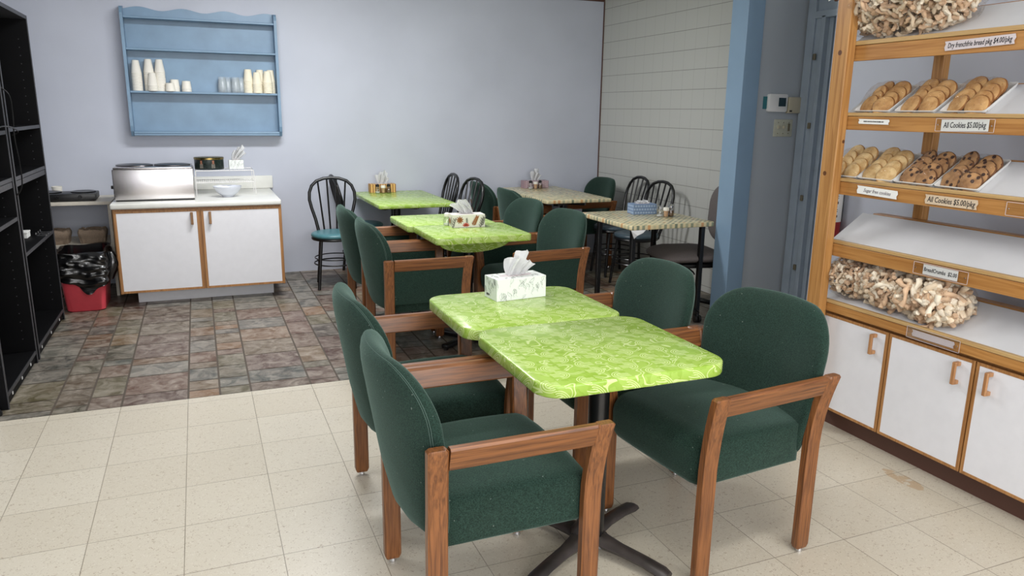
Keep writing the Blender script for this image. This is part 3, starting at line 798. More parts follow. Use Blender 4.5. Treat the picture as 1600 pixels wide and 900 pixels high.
def tissue_box(label, loc, rz, L, W, H, mat, tw, th, seed, lean=0, topmat=None):
    t = thing('tissue_box', label, 'tissue box', loc, rz, 'tissue boxes')
    b = bmesh.new(); box(b, -L/2, L/2, -W/2, W/2, 0, H, bev=.0015); obj('carton', b, mat, t)
    b = bmesh.new(); slab(b, [(L*.33*math.cos(2*PI*k/24), W*.22*math.sin(2*PI*k/24)) for k in range(24)], H+.0002, H+.001, .0003)
    obj('opening', b, 'paper_lilac', t)
    o = obj('tissue', tissue_bm(tw, th, W*.5, seed, lean), 'tissue', t, 60, loc=(0, 0, H-.004))
    return t
def face_map(face, L, W, H):
    """2-D print coordinates (u right, v up, both from the face centre) to the carton's surface"""
    e = .0004
    return {'front': lambda u, v: Vector((u, -W/2-e, H/2+v)), 'left': lambda u, v: Vector((-L/2-e, -u, H/2+v)),
            'top': lambda u, v: Vector((u, v, H+e)), 'right': lambda u, v: Vector((L/2+e, u, H/2+v))}[face]
def leaf_pts(u, v, ln, wd, a, n=10, bend=.0):
    out = []
    for k in range(2*n):
        q = k/n if k <= n else 2-k/n; sg = 1 if k < n else -1
        x = q*ln; y = sg*wd*math.sin(PI*q**.8)+bend*ln*math.sin(PI*q)
        out.append((u+x*math.cos(a)-y*math.sin(a), v+x*math.sin(a)+y*math.cos(a)))
    return out
def poly(bm, pts, mp, lim, mat=0):
    pts = [(max(-lim[0], min(lim[0], a)), max(-lim[1], min(lim[1], b))) for a, b in pts]
    try:
        f = bm.faces.new([bm.verts.new(mp(a, b)) for a, b in pts]); f.material_index = mat
    except ValueError: pass
def outline(bm, pts, mp, lim, r, closed=True):
    pts = [(max(-lim[0], min(lim[0], a)), max(-lim[1], min(lim[1], b))) for a, b in pts]
    P_ = [mp(a, b) for a, b in pts]; Q = [P_[0]]
    for p in P_[1:]:
        if (p-Q[-1]).length > .0006: Q.append(p)
    if len(Q) > 2: tube(bm, Q, r, 4, False)
def leaf_print(parent, L, W, H, seed, faces=(('front', 26), ('left', 11), ('top', 14))):
    rn = random.Random(seed)
    for face, cnt in faces:
        lim = (L/2-.001, H/2-.001) if face == 'front' else ((W/2-.001, H/2-.001) if face in ('left', 'right') else (L/2-.001, W/2-.001))
        b = bmesh.new(); mp = face_map(face, L, W, H)
        for k in range(cnt):
            u = -lim[0]+(k+.5)/cnt*2*lim[0]+rn.uniform(-.006, .006); v = rn.uniform(-.95, .75)*lim[1]
            if face == 'top' and abs(u) < L*.34 and abs(v) < W*.24: v = math.copysign(W*.34, v)
            a = rn.uniform(.6, 2.5); ln = rn.uniform(.018, .030); bd = rn.uniform(-.15, .15)
            lp = leaf_pts(u, v, ln, ln*.2, a, 8, bd); outline(b, lp+[lp[0]], mp, lim, .00028)
            outline(b, [lp[0], ((lp[0][0]+lp[8][0])/2+.0008, (lp[0][1]+lp[8][1])/2), lp[8]], mp, lim, .00022)
            outline(b, [(u, v), (u-.004, v-.006), (u-.003*math.copysign(1, bd), v-.014)], mp, lim, .00026)
        obj('leaf_print', b, 'print_grey', parent)
MT['print_grey'] = simple('print_line_grey', (96, 102, 92), .7)
MT['carton_white'] = simple('white_carton', (226, 230, 226), .6)
MT['carton_cream'] = simple('cream_carton', (226, 222, 212), .6)
MT['carton_blue'] = simple('blue_carton', (120, 142, 174), .6)
MT['carton_pink'] = simple('mauve_carton', (164, 138, 146), .6)
MT['print_brown'] = simple('print_brown', (150, 92, 48), .7); MT['print_rust'] = simple('print_red', (192, 84, 72), .7)
MT['print_olive'] = simple('print_olive_grey', (126, 124, 116), .7); MT['print_pale_blue'] = simple('print_pale_blue', (182, 200, 220), .7)
MT['print_pale'] = simple('print_pale', (226, 212, 214), .7)
tb = tissue_box('white tissue box with thin leaf outlines on the second lime table', (1.284, -1.148, .718), R(6), .223, .108, .088, 'carton_white', .115, .105, 3, .25)
leaf_print(tb, .223, .108, .088, 5)
text('brand_mark', 'eco', .018, (-.1120, .022, .018), FACE_LEFT, 'ink', tb, 0, None, .0006)
tb = tissue_box('tissue box with brown and red flower print on the middle lime table', (1.710, .690, .72), R(-4), .215, .105, .082, 'carton_cream', .12, .10, 8, -.4)
for face, fl_ in (('front', [(-.060, .008, 'f'), (.045, .004, 'l'), (-.020, -.020, 'r'), (.095, 0, 'g'), (.082, -.01, 'g'), (-.1, -.01, 'g'), (.0, .02, 'l2')]), ('left', [(0, 0, 'f'), (.04, 0, 'g'), (-.04, -.01, 'g')])):
    b = bmesh.new(); mp = face_map(face, .225, .115, .082); lim = (.112, .040) if face == 'front' else (.056, .040)
    for u, v, kd in fl_:
        if kd == 'f':
            for k in range(9): poly(b, leaf_pts(u, v, .026, .0045, k*2*PI/9+.2), mp, lim, 0)
        elif kd == 'l':
            for k in range(9): poly(b, leaf_pts(u-.016+k*.003, v-.030+k*.006, .020, .003, .25+k*.05), mp, lim, 0); poly(b, leaf_pts(u-.016+k*.003, v-.030+k*.006, .018, .003, 2.2-k*.05), mp, lim, 0)
        elif kd == 'l2':
            for k in range(5): poly(b, leaf_pts(u-.02, v-.01-k*.004, .016, .003, .9-k*.3), mp, lim, 2)
        elif kd == 'r':
            for k in range(6): poly(b, leaf_pts(u, v-.012, .026, .005, .3+k*.5), mp, lim, 1)
        else:
            for k in range(4): poly(b, leaf_pts(u+(k-1.5)*.004, v-.030+k*.014, .026, .0035, 1.1), mp, lim, 2); poly(b, leaf_pts(u+(k-1.5)*.004, v-.030+k*.014, .024, .003, 2.0), mp, lim, 2)
    obj('flower_print', b, ['print_brown', 'print_rust', 'print_olive'], tb)
tissue_box('orange banded tissue box at the wall end of the far lime table', (1.665, 2.925, .715), R(-3), .235, .10, .075, 'box_orange', .12, .125, 12, .05)
tb = tissue_box('pink patterned tissue box on the back mosaic table', (3.17, 2.885, .72), R(-2), .255, .10, .072, 'carton_pink', .095, .125, 21, .1)
b = bmesh.new(); mp = face_map('front', .235, .10, .072)
for k in range(13):
    for m_ in range(4): poly(b, leaf_pts(-.108+k*.018, -.027+m_*.017+(k % 2)*.006, .010, .004, 1.2), mp, (.116, .035))
obj('motif_print', b, 'print_pale', tb)
tb = tissue_box('blue tissue box with pale motifs on the table beside the blue column', (3.160, .905, .72), R(-8), .185, .115, .075, 'carton_blue', .11, .03, 5, .0)
for face, w_ in (('front', .09), ('left', .055)):
    b = bmesh.new(); mp = face_map(face, .185, .115, .075)
    for k in range(-4, 5):
        for m_ in range(-1, 2):
            u = k*.021+(m_ % 2)*.0105; v = m_*.024
            if abs(u) < w_:
                for a in range(4): poly(b, leaf_pts(u, v, .010 if a % 2 else .008, .0026, a*PI/2+PI/2), mp, (w_, .036))
    obj('motif_print', b, 'print_pale_blue', tb)
def shaker(label, loc, fill, cap, s=1.0, group='glass shakers on the tables'):
    t = thing('shaker', label, 'shaker', loc, 0, group)
    b = bmesh.new(); lathe(b, [(.018*s, .001), (.020*s, .004), (.020*s, .03*s), (.013*s, .052*s)], 16); obj('glass_jar', b, 'glass', t, 40)
    b = bmesh.new(); lathe(b, [(.016*s, .003), (.0175*s, .005), (.0175*s, (.012 if fill == 'salt' else .034)*s)], 16); obj('contents', b, fill, t, 40)
    b = bmesh.new(); lathe(b, [(.0145*s, .050*s), (.0145*s, .064*s), (.008*s, .070*s)], 16); obj('cap', b, cap, t, 40)
    return t
def pick_cup(label, loc):
    t = thing('toothpick_cup', label, 'toothpick holder', loc, 0, 'toothpick holders on the tables')
    b = bmesh.new(); lathe(b, [(.017, .001), (.019, .004), (.022, .045)], 16, cap=False); lathe(b, [(.017, .001), (.0175, .002)], 16); obj('cup', b, 'glass', t, 40)
    b = bmesh.new(); lathe(b, [(.014, .003), (.018, .050)], 16); obj('toothpicks', b, 'pick', t, 40)
    b = bmesh.new(); lathe(b, [(.022, .046), (.023, .050), (.022, .066), (.019, .068)], 16); obj('lid', b, 'foam', t, 40)
for bx, by, z, nm in ((1.655, 2.842, .715, 'orange banded tissue box'), (3.135, 2.79, .72, 'pink tissue box')):
    shaker('salt shaker with dark cap in front of the %s' % nm, (bx-.05, by, z), 'salt', 'black_plastic', 1.15)
    pick_cup('white-lidded toothpick cup in front of the %s' % nm, (bx, by-.005, z))
    shaker('pepper shaker with dark cap in front of the %s' % nm, (bx+.05, by, z), 'pepper', 'black_plastic', 1.15)
shaker('salt shaker with metal cap right of the blue tissue box', (3.190, .715, .72), 'salt', 'chrome', 1.15)
pick_cup('white-lidded toothpick cup between the shakers beside the blue tissue box', (3.228, .690, .72))
shaker('pepper shaker with metal cap, rightmost item beside the blue tissue box', (3.278, .705, .72), 'pepper', 'chrome', 1.25)
shaker('white-topped small shaker half hidden behind the floral tissue box', (1.60, .765, .7185), 'salt', 'foam', 1.2)

# ------------------------------------------------------------------ counter cabinet by the back wall
def framed_door(t, plane, a0, a1, z0, z1, tw, frame, axis, handle, hmat, horient='v'):
    """door with wooden edging; plane = coordinate of its face; axis 'x': runs along X facing -Y, axis 'y': runs along Y facing -X"""
    def bx(bm, a, b, c, d, f0, f1, bev=0):
        if axis == 'x': box(bm, a, b, f0, f1, c, d, bev=bev)
        else: box(bm, f0, f1, a, b, c, d, bev=bev)
    b = bmesh.new(); bx(b, a0+tw, a1-tw, z0+tw, z1-tw, plane, plane+.018); d = obj('door', b, 'white_lam', t)
    b = bmesh.new()
    bx(b, a0, a0+tw, z0, z1, plane-.001, plane+.018, .001); bx(b, a1-tw, a1, z0, z1, plane-.001, plane+.018, .001)
    bx(b, a0+tw, a1-tw, z0, z0+tw, plane-.001, plane+.018, .001); bx(b, a0+tw, a1-tw, z1-tw, z1, plane-.001, plane+.018, .001)
    obj('edging', b, frame, d)
    hp, hz0, hz1, hw, st = handle
    b = bmesh.new()
    bx(b, hp-hw/2, hp+hw/2, hz0, hz1, plane-st, plane-st+.011, .003)
    bx(b, hp-hw/2, hp+hw/2, hz0, hz0+.016, plane-st+.005, plane, .002); bx(b, hp-hw/2, hp+hw/2, hz1-.016, hz1, plane-st+.005, plane, .002)
    obj('handle', b, hmat, d)
t = thing('base_cabinet', 'white two-door cabinet with wooden edging against the back wall under the steel warmer', 'cabinet', (0, 0, 0))
b = bmesh.new(); box(b, -.445, .688, 2.168, 3.04, .11, .722); obj('carcass', b, 'white_lam', t)
b = bmesh.new()
box(b, -.462, -.444, 2.150, 2.60, .10, .722, bev=.002); box(b, .684, .700, 2.150, 3.04, .10, .722, bev=.002)
box(b, -.444, .684, 2.158, 2.172, .708, .722); box(b, .106, .128, 2.156, 2.172, .104, .722); obj('side_frame', b, 'trim_wood', t)
b = bmesh.new(); box(b, -.36, .62, 2.29, 3.04, 0, .11); obj('plinth', b, 'white_lam', t)
framed_door(t, 2.14, -.455, .110, .106, .712, .017, 'trim_wood', 'x', (.060, .600, .690, .018, .03), 'handle_dark')
framed_door(t, 2.14, .124, .694, .106, .712, .017, 'trim_wood', 'x', (.185, .600, .690, .018, .03), 'handle_dark')
t = thing('worktop', 'white laminate worktop with upstand on the two-door cabinet', 'worktop', (0, 0, 0))
b = bmesh.new(); box(b, -.472, .700, 2.12, 3.052, .726, .766, bev=.010, seg=3); obj('counter_slab', b, 'counter', t, 40)
b = bmesh.new(); box(b, -.472, .722, 3.02, 3.056, .766, .875, bev=.006); obj('upstand', b, 'counter', t, 40)

t = thing('food_warmer', 'stainless steel box warmer with round lids on the worktop', 'food warmer', (0, 0, .7665))
b = bmesh.new(); box(b, -.448, .094, 2.255, 2.67, .012, .232, bev=.006, seg=3); obj('body', b, 'steel', t, 40)
b = bmesh.new(); box(b, -.440, .086, 2.262, 2.664, .232, .246, bev=.005); obj('top_plate', b, 'steel', t, 40)
b = bmesh.new(); box(b, -.44, .09, 2.262, 2.66, .004, .014); obj('base_strip', b, 'black_plastic', t)
for cx in (-.31, -.05):
    b = bmesh.new(); lathe(b, [(.125, .246), (.128, .254), (.110, .258), (.02, .262)], 36, (cx, 2.46, 0)); obj('lid', b, 'dark_lid', t, 40)
for cx in (-.43, .07):
    for cy in (2.29, 2.63): b = bmesh.new(); lathe(b, [(.01, 0), (.01, .006)], 10, (cx, cy, 0)); obj('foot', b, 'black_plastic', t)
b = bmesh.new(); lathe(b, [(.013, 0), (.012, .02)], 14); q = bmesh.new(); merge(q, b, 0, Matrix.Translation((-.448, 2.33, .10)) @ Matrix.Rotation(-PI/2, 4, 'Y')); obj('knob', q, 'black_plastic', t, 40)

t = thing('wire_rack', 'white two-tier wire rack standing on the worktop beside the warmer', 'rack', (0, 0, .7665))
b = bmesh.new(); x0, x1, y0, y1 = .108, .535, 2.50, 2.76
for xx in (x0, x1):
    for k, yy in enumerate((y0, y1)):
        sx = .012 if xx == x1 else -.004
        b = bmesh.new(); tube(b, [(xx+sx, yy, 0), (xx, yy, .198)], .0032, 6); obj('leg', b, 'wire_white', t, True)
for z in (.105, .196):
    b = bmesh.new()
    tube(b, [(x0, y0, z), (x1, y0, z), (x1, y1, z), (x0, y1, z)], .0035, 6, True)
    for k in range(1, 28): xx = x0+(x1-x0)*k/28; tube(b, [(xx, y0, z), (xx, y1, z)], .0014, 4)
    obj('wire_shelf', b, 'wire_white', t, True)
t = thing('biscuit_tin', 'round dark green tin with gold rim and printed figures on the wire rack', 'tin', (.213, 2.64, .9665))
b = bmesh.new(); lathe(b, [(.108, 0), (.110, .003), (.110, .078), (.107, .08)], 40); obj('body', b, 'tin', t, 40)
b = bmesh.new(); lathe(b, [(.111, .078), (.113, .080), (.113, .092), (.109, .095), (.02, .096)], 40); obj('lid', b, 'gold', t, 40)
for a0 in (-122, -75):
    for m, rr, zz, aw in (('tin_red', .1106, (.045, .072), 4), ('tin_grey', .1106, (.012, .046), 7)):
        b = bmesh.new(); g_ = []
        for z in zz: g_.append([b.verts.new((rr*math.cos(R(a0+q)), rr*math.sin(R(a0+q)), z)) for q in (-aw, 0, aw)])
        for k in range(2): b.faces.new((g_[0][k], g_[0][k+1], g_[1][k+1], g_[1][k]))
        obj('printed_figure', b, m, t)
tb = tissue_box('small cube tissue box with crumpled tissue on top of the wire rack', (.415, 2.64, .9665), 0, .11, .11, .07, 'carton_white', .09, .12, 17, .35)
leaf_print(tb, .11, .11, .07, 9, (('front', 12),))
t = tag(obj('bowl', lathe(bmesh.new(), [(.045, 0), (.045, .008), (.075, .03), (.100, .066), (.106, .082), (.103, .082), (.096, .066), (.07, .034), (.03, .014), (.002, .012)], 40), 'bowl', None, 50, (.33, 2.42, .7665)), 'white ceramic bowl under the wire rack on the worktop', 'bowl')

# ------------------------------------------------------------------ blue wall shelf with cups
t = thing('wall_shelf', 'pale blue wooden wall shelf with scalloped top, hung above the warmer', 'shelf', (0, 0, 0))
SX0, SX1, SY, SZ0, SZ1 = -.345, .818, 2.93, 1.212, 2.20
for xx in (SX0, SX1-.022):
    b = bmesh.new(); pts = [(SY+.03, SZ0), (SY+.002, SZ0+.05), (SY, SZ0+.09)]
    prof = [(BW, SZ0), (SY+.04, SZ0), (SY+.008, SZ0+.04), (SY, SZ0+.08), (SY, SZ1-.05), (SY+.01, SZ1-.015), (SY+.03, SZ1), (BW, SZ1+.01)]
    a_ = [b.verts.new((xx, p[0], p[1])) for p in prof]; c_ = [b.verts.new((xx+.022, p[0], p[1])) for p in prof]
    b.faces.new(a_); b.faces.new(c_)
    for k in range(len(prof)): b.faces.new((a_[k], a_[(k+1) % 8], c_[(k+1) % 8], c_[k]))
    obj('side_panel', b, 'blue_shelf', t)
b = bmesh.new(); box(b, SX0+.022, SX1-.022, BW-.014, BW-.002, SZ0+.01, SZ1-.05); obj('back_panel', b, 'blue_shelf', t)
b = bmesh.new(); N = 64; fr, bk_ = [], []
for k in range(N+1):
    q = k/N; x = SX0+.022+(SX1-SX0-.044)*q; z = SZ1-.002+.013*math.sin(q*PI*2*3.5-.6)
    fr.append(x); bk_.append(z)
rows = []
for y, zf in ((SY+.10, 0), (BW-.014, 0)):
    rows.append(([b.verts.new((x, y, SZ1-.09)) for x in fr], [b.verts.new((x, y, z)) for x, z in zip(fr, bk_)]))
for k in range(N):
    for lo, hi in rows: b.faces.new((lo[k], lo[k+1], hi[k+1], hi[k]))
    b.faces.new((rows[0][1][k], rows[0][1][k+1], rows[1][1][k+1], rows[1][1][k]))
obj('scalloped_crest', b, 'blue_shelf', t)
for z in (2.130, 1.892, 1.566, 1.250):
    b = bmesh.new(); box(b, SX0+.022, SX1-.022, SY+.006, BW-.014, z-.016, z, bev=.003); obj('shelf_board', b, 'blue_shelf', t)
b = bmesh.new(); box(b, SX0+.022, SX1-.022, SY+.010, SY+.026, SZ0+.006, z-.016, bev=.003); obj('bottom_rail', b, 'blue_shelf', t)
cm = {}
def cup_mesh(kind, r0, r1, h):
    b = bmesh.new()                                        # upside-down cup: wide rim at z=0
    lathe(b, [(r1, 0), (r1*1.04, .002), (r1*1.04, .006), (r1, .008), (r0, h-.002), (r0-.003, h), (.002, h-.001)], 20, cap=False)
    me_o = obj('foam_cup', b, kind, None, 50); me = me_o.data; bpy.data.objects.remove(me_o); return me
cm['foam'] = cup_mesh('foam', .025, .038, .105); cm['squat'] = cup_mesh('foam', .031, .036, .065); cm['cream'] = cup_mesh('foam2', .027, .038, .10); cm['clear'] = cup_mesh('clear_cup', .030, .036, .09)
def cup_stack(kind, x, y, n, pitch, label, tilt=0):
    for k in range(n):
        nm = {'foam': 'foam_cup', 'squat': 'foam_cup', 'cream': 'paper_cup', 'clear': 'plastic_cup'}[kind]
        o = bpy.data.objects.new(nm, cm[kind]); C.objects.link(o)
        o.location = (x, y, 1.5665+k*pitch); o.rotation_euler = (0, 0, k*1.1)
        tag(o, label, 'cup', 'cups stacked on the blue wall shelf')
cup_stack('foam', -.268, 2.985, 12, .0118, 'white foam cup in the tall stack at the far left of the blue shelf')
cup_stack('foam', -.178, 3.000, 13, .0118, 'white foam cup in the second tall stack from the left on the blue shelf')
cup_stack('foam', -.098, 2.995, 13, .0118, 'white foam cup in the tall stack next to the squat cups, blue shelf left half')
cup_stack('foam', -.155, 2.955, 4, .0118, 'white foam cup in the short stack standing in front of the tall left stacks')
cup_stack('squat', -.030, 2.955, 1, .012, 'low white foam cup standing in front of the squat stack on the blue shelf')
cup_stack('squat', .004, 3.01, 4, .010, 'squat white foam cup in the stack left of centre of the blue shelf')
cup_stack('squat', .092, 2.985, 3, .010, 'squat white foam cup in the short stack nearest the empty middle of the blue shelf')
for x, w_ in ((.365, 'leftmost'), (.408, 'second'), (.468, 'third'), (.512, 'rightmost')):
    cup_stack('clear', x, 2.99 if w_ in ('leftmost', 'third') else 3.02, 4, .012, 'clear plastic cup in the %s clear stack on the blue shelf' % w_)
cup_stack('cream', .572, 2.995, 9, .0115, 'cream paper cup in the stack right beside the clear cups')
cup_stack('cream', .640, 2.965, 7, .0115, 'cream paper cup in the front left stack of the cream group')
cup_stack('cream', .668, 3.022, 9, .0115, 'cream paper cup in the rear middle stack of the cream group')
cup_stack('cream', .724, 2.965, 8, .0115, 'cream paper cup in the front right stack of the cream group')
cup_stack('cream', .752, 3.020, 9, .0115, 'cream paper cup in the stack at the right end of the blue shelf')

# ------------------------------------------------------------------ cream shelf unit, hot plate, cartons, bin
t = thing('shelf_unit', 'low cream open shelf unit between the black shelving and the white cabinet', 'shelf', (0, 0, 0))
b = bmesh.new(); box(b, -1.16, -.50, 2.56, 3.04, .715, .74, bev=.004); obj('top_board', b, 'cream', t)
b = bmesh.new(); box(b, -1.14, -.532, 2.60, 3.04, .385, .412, bev=.003); obj('shelf_board', b, 'cream', t)
b = bmesh.new(); box(b, -.532, -.510, 2.58, 3.04, 0, .715, bev=.002); obj('side_panel', b, 'cream', t)
b = bmesh.new(); box(b, -1.16, -1.14, 2.58, 3.04, 0, .715, bev=.002); obj('side_panel', b, 'cream', t)
t = thing('hot_plate', 'black double electric hot plate on the cream shelf unit', 'hot plate', (0, 0, .7405))
b = bmesh.new(); box(b, -1.03, -.605, 2.60, 2.84, .008, .058, bev=.006); obj('body', b, 'black_plastic', t, 40)
for cx in (-.93, -.70):
    b = bmesh.new(); lathe(b, [(.085, .058), (.087, .066), (.075, .068), (.06, .064), (.02, .066)], 30, (cx, 2.73, 0)); obj('burner', b, 'black_metal', t, 40)
for cx in (-.86, -.71):
    b = bmesh.new(); lathe(b, [(.013, 0), (.011, .016)], 14); q = bmesh.new(); merge(q, b, 0, Matrix.Translation((cx, 2.60, .034)) @ Matrix.Rotation(PI/2, 4, 'X')); obj('knob', q, 'black_metal', t, 40)
b = bmesh.new(); box(b, -1.0, -.64, 2.62, 2.82, 0, .009); obj('feet', b, 'black_plastic', t)
tag(obj('plastic_cup', lathe(bmesh.new(), [(.03, 0), (.038, .09), (.036, .09), (.028, .003)], 20), 'foam', None, 40, (-.90, 2.90, .7405)), 'white cup behind the hot plate at the edge of the black shelving', 'cup')
def egg_carton(label, cx, cy, z, L, W):
    b = bmesh.new(); N = 40; rows = []
    def ring(sc_, zz, wob=0):
        out = []
        for k in range(N):
            a = 2*PI*k/N; ex = math.copysign(abs(math.cos(a))**.35, math.cos(a)); ey = math.copysign(abs(math.sin(a))**.35, math.sin(a))
            q = 1+wob*math.cos(a*12); out.append(b.verts.new((cx+ex*L/2*sc_*q, cy+ey*W/2*sc_*q, z+zz+(.006*math.cos(a*8) if zz > .08 else 0))))
        return out
    rs = [ring(.80, 0, .10), ring(.84, .02, .10), ring(.90, .045, .06), ring(.97, .055), ring(1.0, .075), ring(1.0, .085), ring(.93, .1), ring(.75, .1, .05), ring(.5, .085, .08), ring(.2, .1)]
    for a_, b_ in zip(rs, rs[1:]):
        for k in range(N): b.faces.new((a_[k], a_[(k+1) % N], b_[(k+1) % N], b_[k]))
    b.faces.new(rs[0]); b.faces.new(rs[-1])
    return tag(obj('egg_carton', b, 'pulp', None, 50), label, 'egg carton', 'egg cartons on the cream shelf')
egg_carton('brown pulp egg carton at the middle of the cream shelf, above the bin bag', -.665, 2.72, .4125, .20, .2)
egg_carton('brown pulp egg carton cut off by the black shelving, cream shelf', -.915, 2.72, .4125, .20, .2)

t = thing('waste_bin', 'red plastic waste bin lined with a black bag under the cream shelf', 'waste bin', (0, 0, 0))
BX0, BX1, BY0, BY1 = -.815, -.565, 2.12, 2.50
b = bmesh.new(); rs = []
for z, e in ((0, .012), (.01, 0), (.36, -.028), (.385, -.036), (.39, -.03), (.385, -.018), (.03, .03)):
    rs.append([(x, y, z) for x, y in rrect(BX0+e, BX1-e, BY0+e, BY1-e, .045, 6)])
rings = [[b.verts.new(p) for p in s] for s in rs]
for a_, b_ in zip(rings, rings[1:]):
    for k in range(len(a_)): b.faces.new((a_[k], a_[(k+1) % len(a_)], b_[(k+1) % len(a_)], b_[k]))
b.faces.new(rings[0]); b.faces.new(rings[-1]); obj('tub', b, 'red_plastic', t, 50)
b = bmesh.new(); rings = []; base = resample(rrect(BX0-.030, BX1+.030, BY0-.030, BY1+.030, .05, 14), 150); N = len(base)
lower = lambda k: .225-.072*math.exp(-((base[k][0]+.655)/.085)**2)+.008*math.sin(k*.5)
for j in range(31):
    q = j/30; ring = []
    for k, (x, y) in enumerate(base):
        zb = lower(k); z = .425+.012*math.sin(k*.17) - (.425-zb)*q
        n1 = noise.noise(Vector((x*8, y*8, z*26)))*.020*(.5+q)+(.5-abs(noise.noise(Vector((x*11, y*11+x*5, z*34+5)))))*.020-.008
        cx, cy = (BX0+BX1)/2, (BY0+BY1)/2; L = math.hypot(x-cx, y-cy)
        puff = .012+.02*math.sin(q*PI)+n1*1.1
        ring.append(b.verts.new((x+(x-cx)/L*puff, y+(y-cy)/L*puff, z)))
    rings.append(ring)
inner = [[b.verts.new((x*.9+.1*((BX0+BX1)/2)+0*k, y*.9+.1*((BY0+BY1)/2), zz+.004*math.sin(k*.2))) for k, (x, y) in enumerate(base)] for zz in (.43, .30)]
rings = inner[::-1]+rings
for a_, b_ in zip(rings, rings[1:]):
    for k in range(N): b.faces.new((a_[k], a_[(k+1) % N], b_[(k+1) % N], b_[k]))
b.faces.new(rings[0]); obj('bin_bag', b, 'bag_black', t, 70)
b = bmesh.new(); rs = []
for j in range(9):
    q = j/8; rr = .018+.028*math.sin(q*PI); rs.append([(-.505+.012*math.sin(q*5)+rr*math.cos(a), 2.17+rr*math.sin(a), .42-.20*q) for a in [2*PI*k/10 for k in range(10)]])
obj('bag_tail', sweep(b, rs), 'bag_black', t, 60)

# ------------------------------------------------------------------ black shelving along the left wall
def bookcase(label, y0, y1, shelves, bands):
    t = thing('shelving_unit', label, 'shelf', (0, 0, 0), 0, 'black shelving units along the left wall')
    X0, X1 = -1.19, -.805; b = bmesh.new()
    for yy in (y0, y1-.02):
        b = bmesh.new(); box(b, X0, X1, yy, yy+.02, 0, 1.995); s = obj('side_panel', b, 'black_wood', t)
        b = bmesh.new(); box(b, X1, X1+.003, yy+.001, yy+.019, 0, 1.995); obj('worn_edge', b, 'black_edge', s)
        if yy > y0:
            b = bmesh.new()
            for z in [k*.05+.15 for k in range(35)]:
                for xx in (-.86, -1.13): box(b, xx-.0025, xx+.0025, yy-.0006, yy, z-.0025, z+.0025)
            obj('pin_holes', b, 'black_edge', s)
    b = bmesh.new(); box(b, X0, X0+.006, y0+.02, y1-.02, .02, 1.98); obj('back_panel', b, 'black_wood', t)
    b = bmesh.new(); box(b, X0, X1+.002, y0+.02, y1-.02, 1.972, 1.995); obj('top_board', b, 'black_edge', t)
    for z, kind in shelves:
        b = bmesh.new(); box(b, X0+.006, X1-.004, y0+.02, y1-.02, z-.02, z, mat=0)
        s = obj('shelf_board', b, 'black_wood', t)
        b = bmesh.new(); box(b, X1-.004, X1, y0+.021, y1-.021, z-.02, z)
        if kind: box(b, X1-.02, X1-.002, y0+.021, y1-.021, z-.055, z-.024)
        obj('edge_strip', b, 'black_edge', s)
    b = bmesh.new(); box(b, X1-.025, X1-.008, y0+.02, y1-.02, .012, .055); s = obj('kick_board', b, 'black_wood', t)
    b = bmesh.new()
    for k in range(3): yy = y0+.15+k*(y1-y0-.3)/2; box(b, X1-.009, X1-.006, yy-.008, yy+.008, .028, .042)
    obj('screw_cap', b, 'white_plastic', s)
    return t
bookcase('black shelving unit nearest the back wall, worn grey shelf edges', 1.02, 1.955, [(1.32, 0), (1.055, 1), (.625, 0), (.075, 0)], 0)
bookcase('black shelving unit at the left picture edge, nearer the camera', .215, .975, [(1.31, 0), (1.06, 1), (.845, 0), (.075, 0)], 0)
t = thing('adapter_box', 'small dark boxed device with a grey label on an upper black shelf', 'device', (-1.0, 1.72, 1.3205))
b = bmesh.new(); box(b, -.05, .05, -.07, .05, 0, .05, bev=.004); obj('body', b, 'black_plastic', t); b = bmesh.new(); box(b, .0505, .0515, -.05, 0, .008, .045); obj('sticker', b, 'paper_lilac', t)
b = bmesh.new(); box(b, -.035, .035, -.05, .05, 0, .035, bev=.003); box(b, -.037, .037, -.052, .052, .03, .040, bev=.002); tag(obj('paper_box', b, 'paper', None, loc=(-.93, 1.66, .6255)), 'small white lidded box on a middle black shelf', 'box')
for k, wh in enumerate(('nearest the camera', 'in the middle', 'nearest the back wall')):
    b = bmesh.new(); box(b, -.03, .03, -.004, .004, 0, .008, bev=.001); box(b, -.03, -.024, -.004, .004, 0, .022, bev=.001)
    tag(obj('shelf_bracket', b, 'chrome', None, loc=(-.835, 1.70+k*.07, .6255)), 'loose chrome bracket on a middle black shelf, the one %s' % wh, 'bracket', 'loose chrome brackets')
b = bmesh.new()
P = [(-.83, .98, 1.55), (-.775, .99, 1.50), (-.77, 1.0, 1.40), (-.775, .995, 1.27), (-.768, 1.0, 1.13), (-.775, 1.005, 1.0), (-.83, 1.0, .93)]
def smooth_path(P, n=6):
    out = []
    P = [Vector(p) for p in P]
    for i in range(len(P)-1):
        a, b_, c, d = P[max(i-1, 0)], P[i], P[i+1], P[min(i+2, len(P)-1)]
        for k in range(n):
            q = k/n; out.append(.5*((2*b_)+(-a+c)*q+(2*a-5*b_+4*c-d)*q*q+(-a+3*b_-3*c+d)*q**3))
    return out+[P[-1]]
tube(b, smooth_path(P), .004, 6)
tube(b, smooth_path([(-.80, .50, 1.30), (-.775, .72, 1.335), (-.77, .95, 1.325), (-.768, 1.06, 1.30), (-.80, 1.08, 1.28)]), .0035, 6)
tag(obj('power_cable', b, 'black_plastic', None, True), 'black cable hanging over the front of the black shelving', 'cable')
t = thing('chrome_post', 'chrome tube post on a black foot at the left picture edge', 'post', (-.845, .155, 0))
b = bmesh.new(); lathe(b, [(.013, .02), (.013, 1.7)], 16); obj('tube', b, 'chrome', t, 40)
b = bmesh.new(); lathe(b, [(.028, 0), (.028, .012), (.016, .03)], 16); obj('foot', b, 'black_plastic', t, 40)

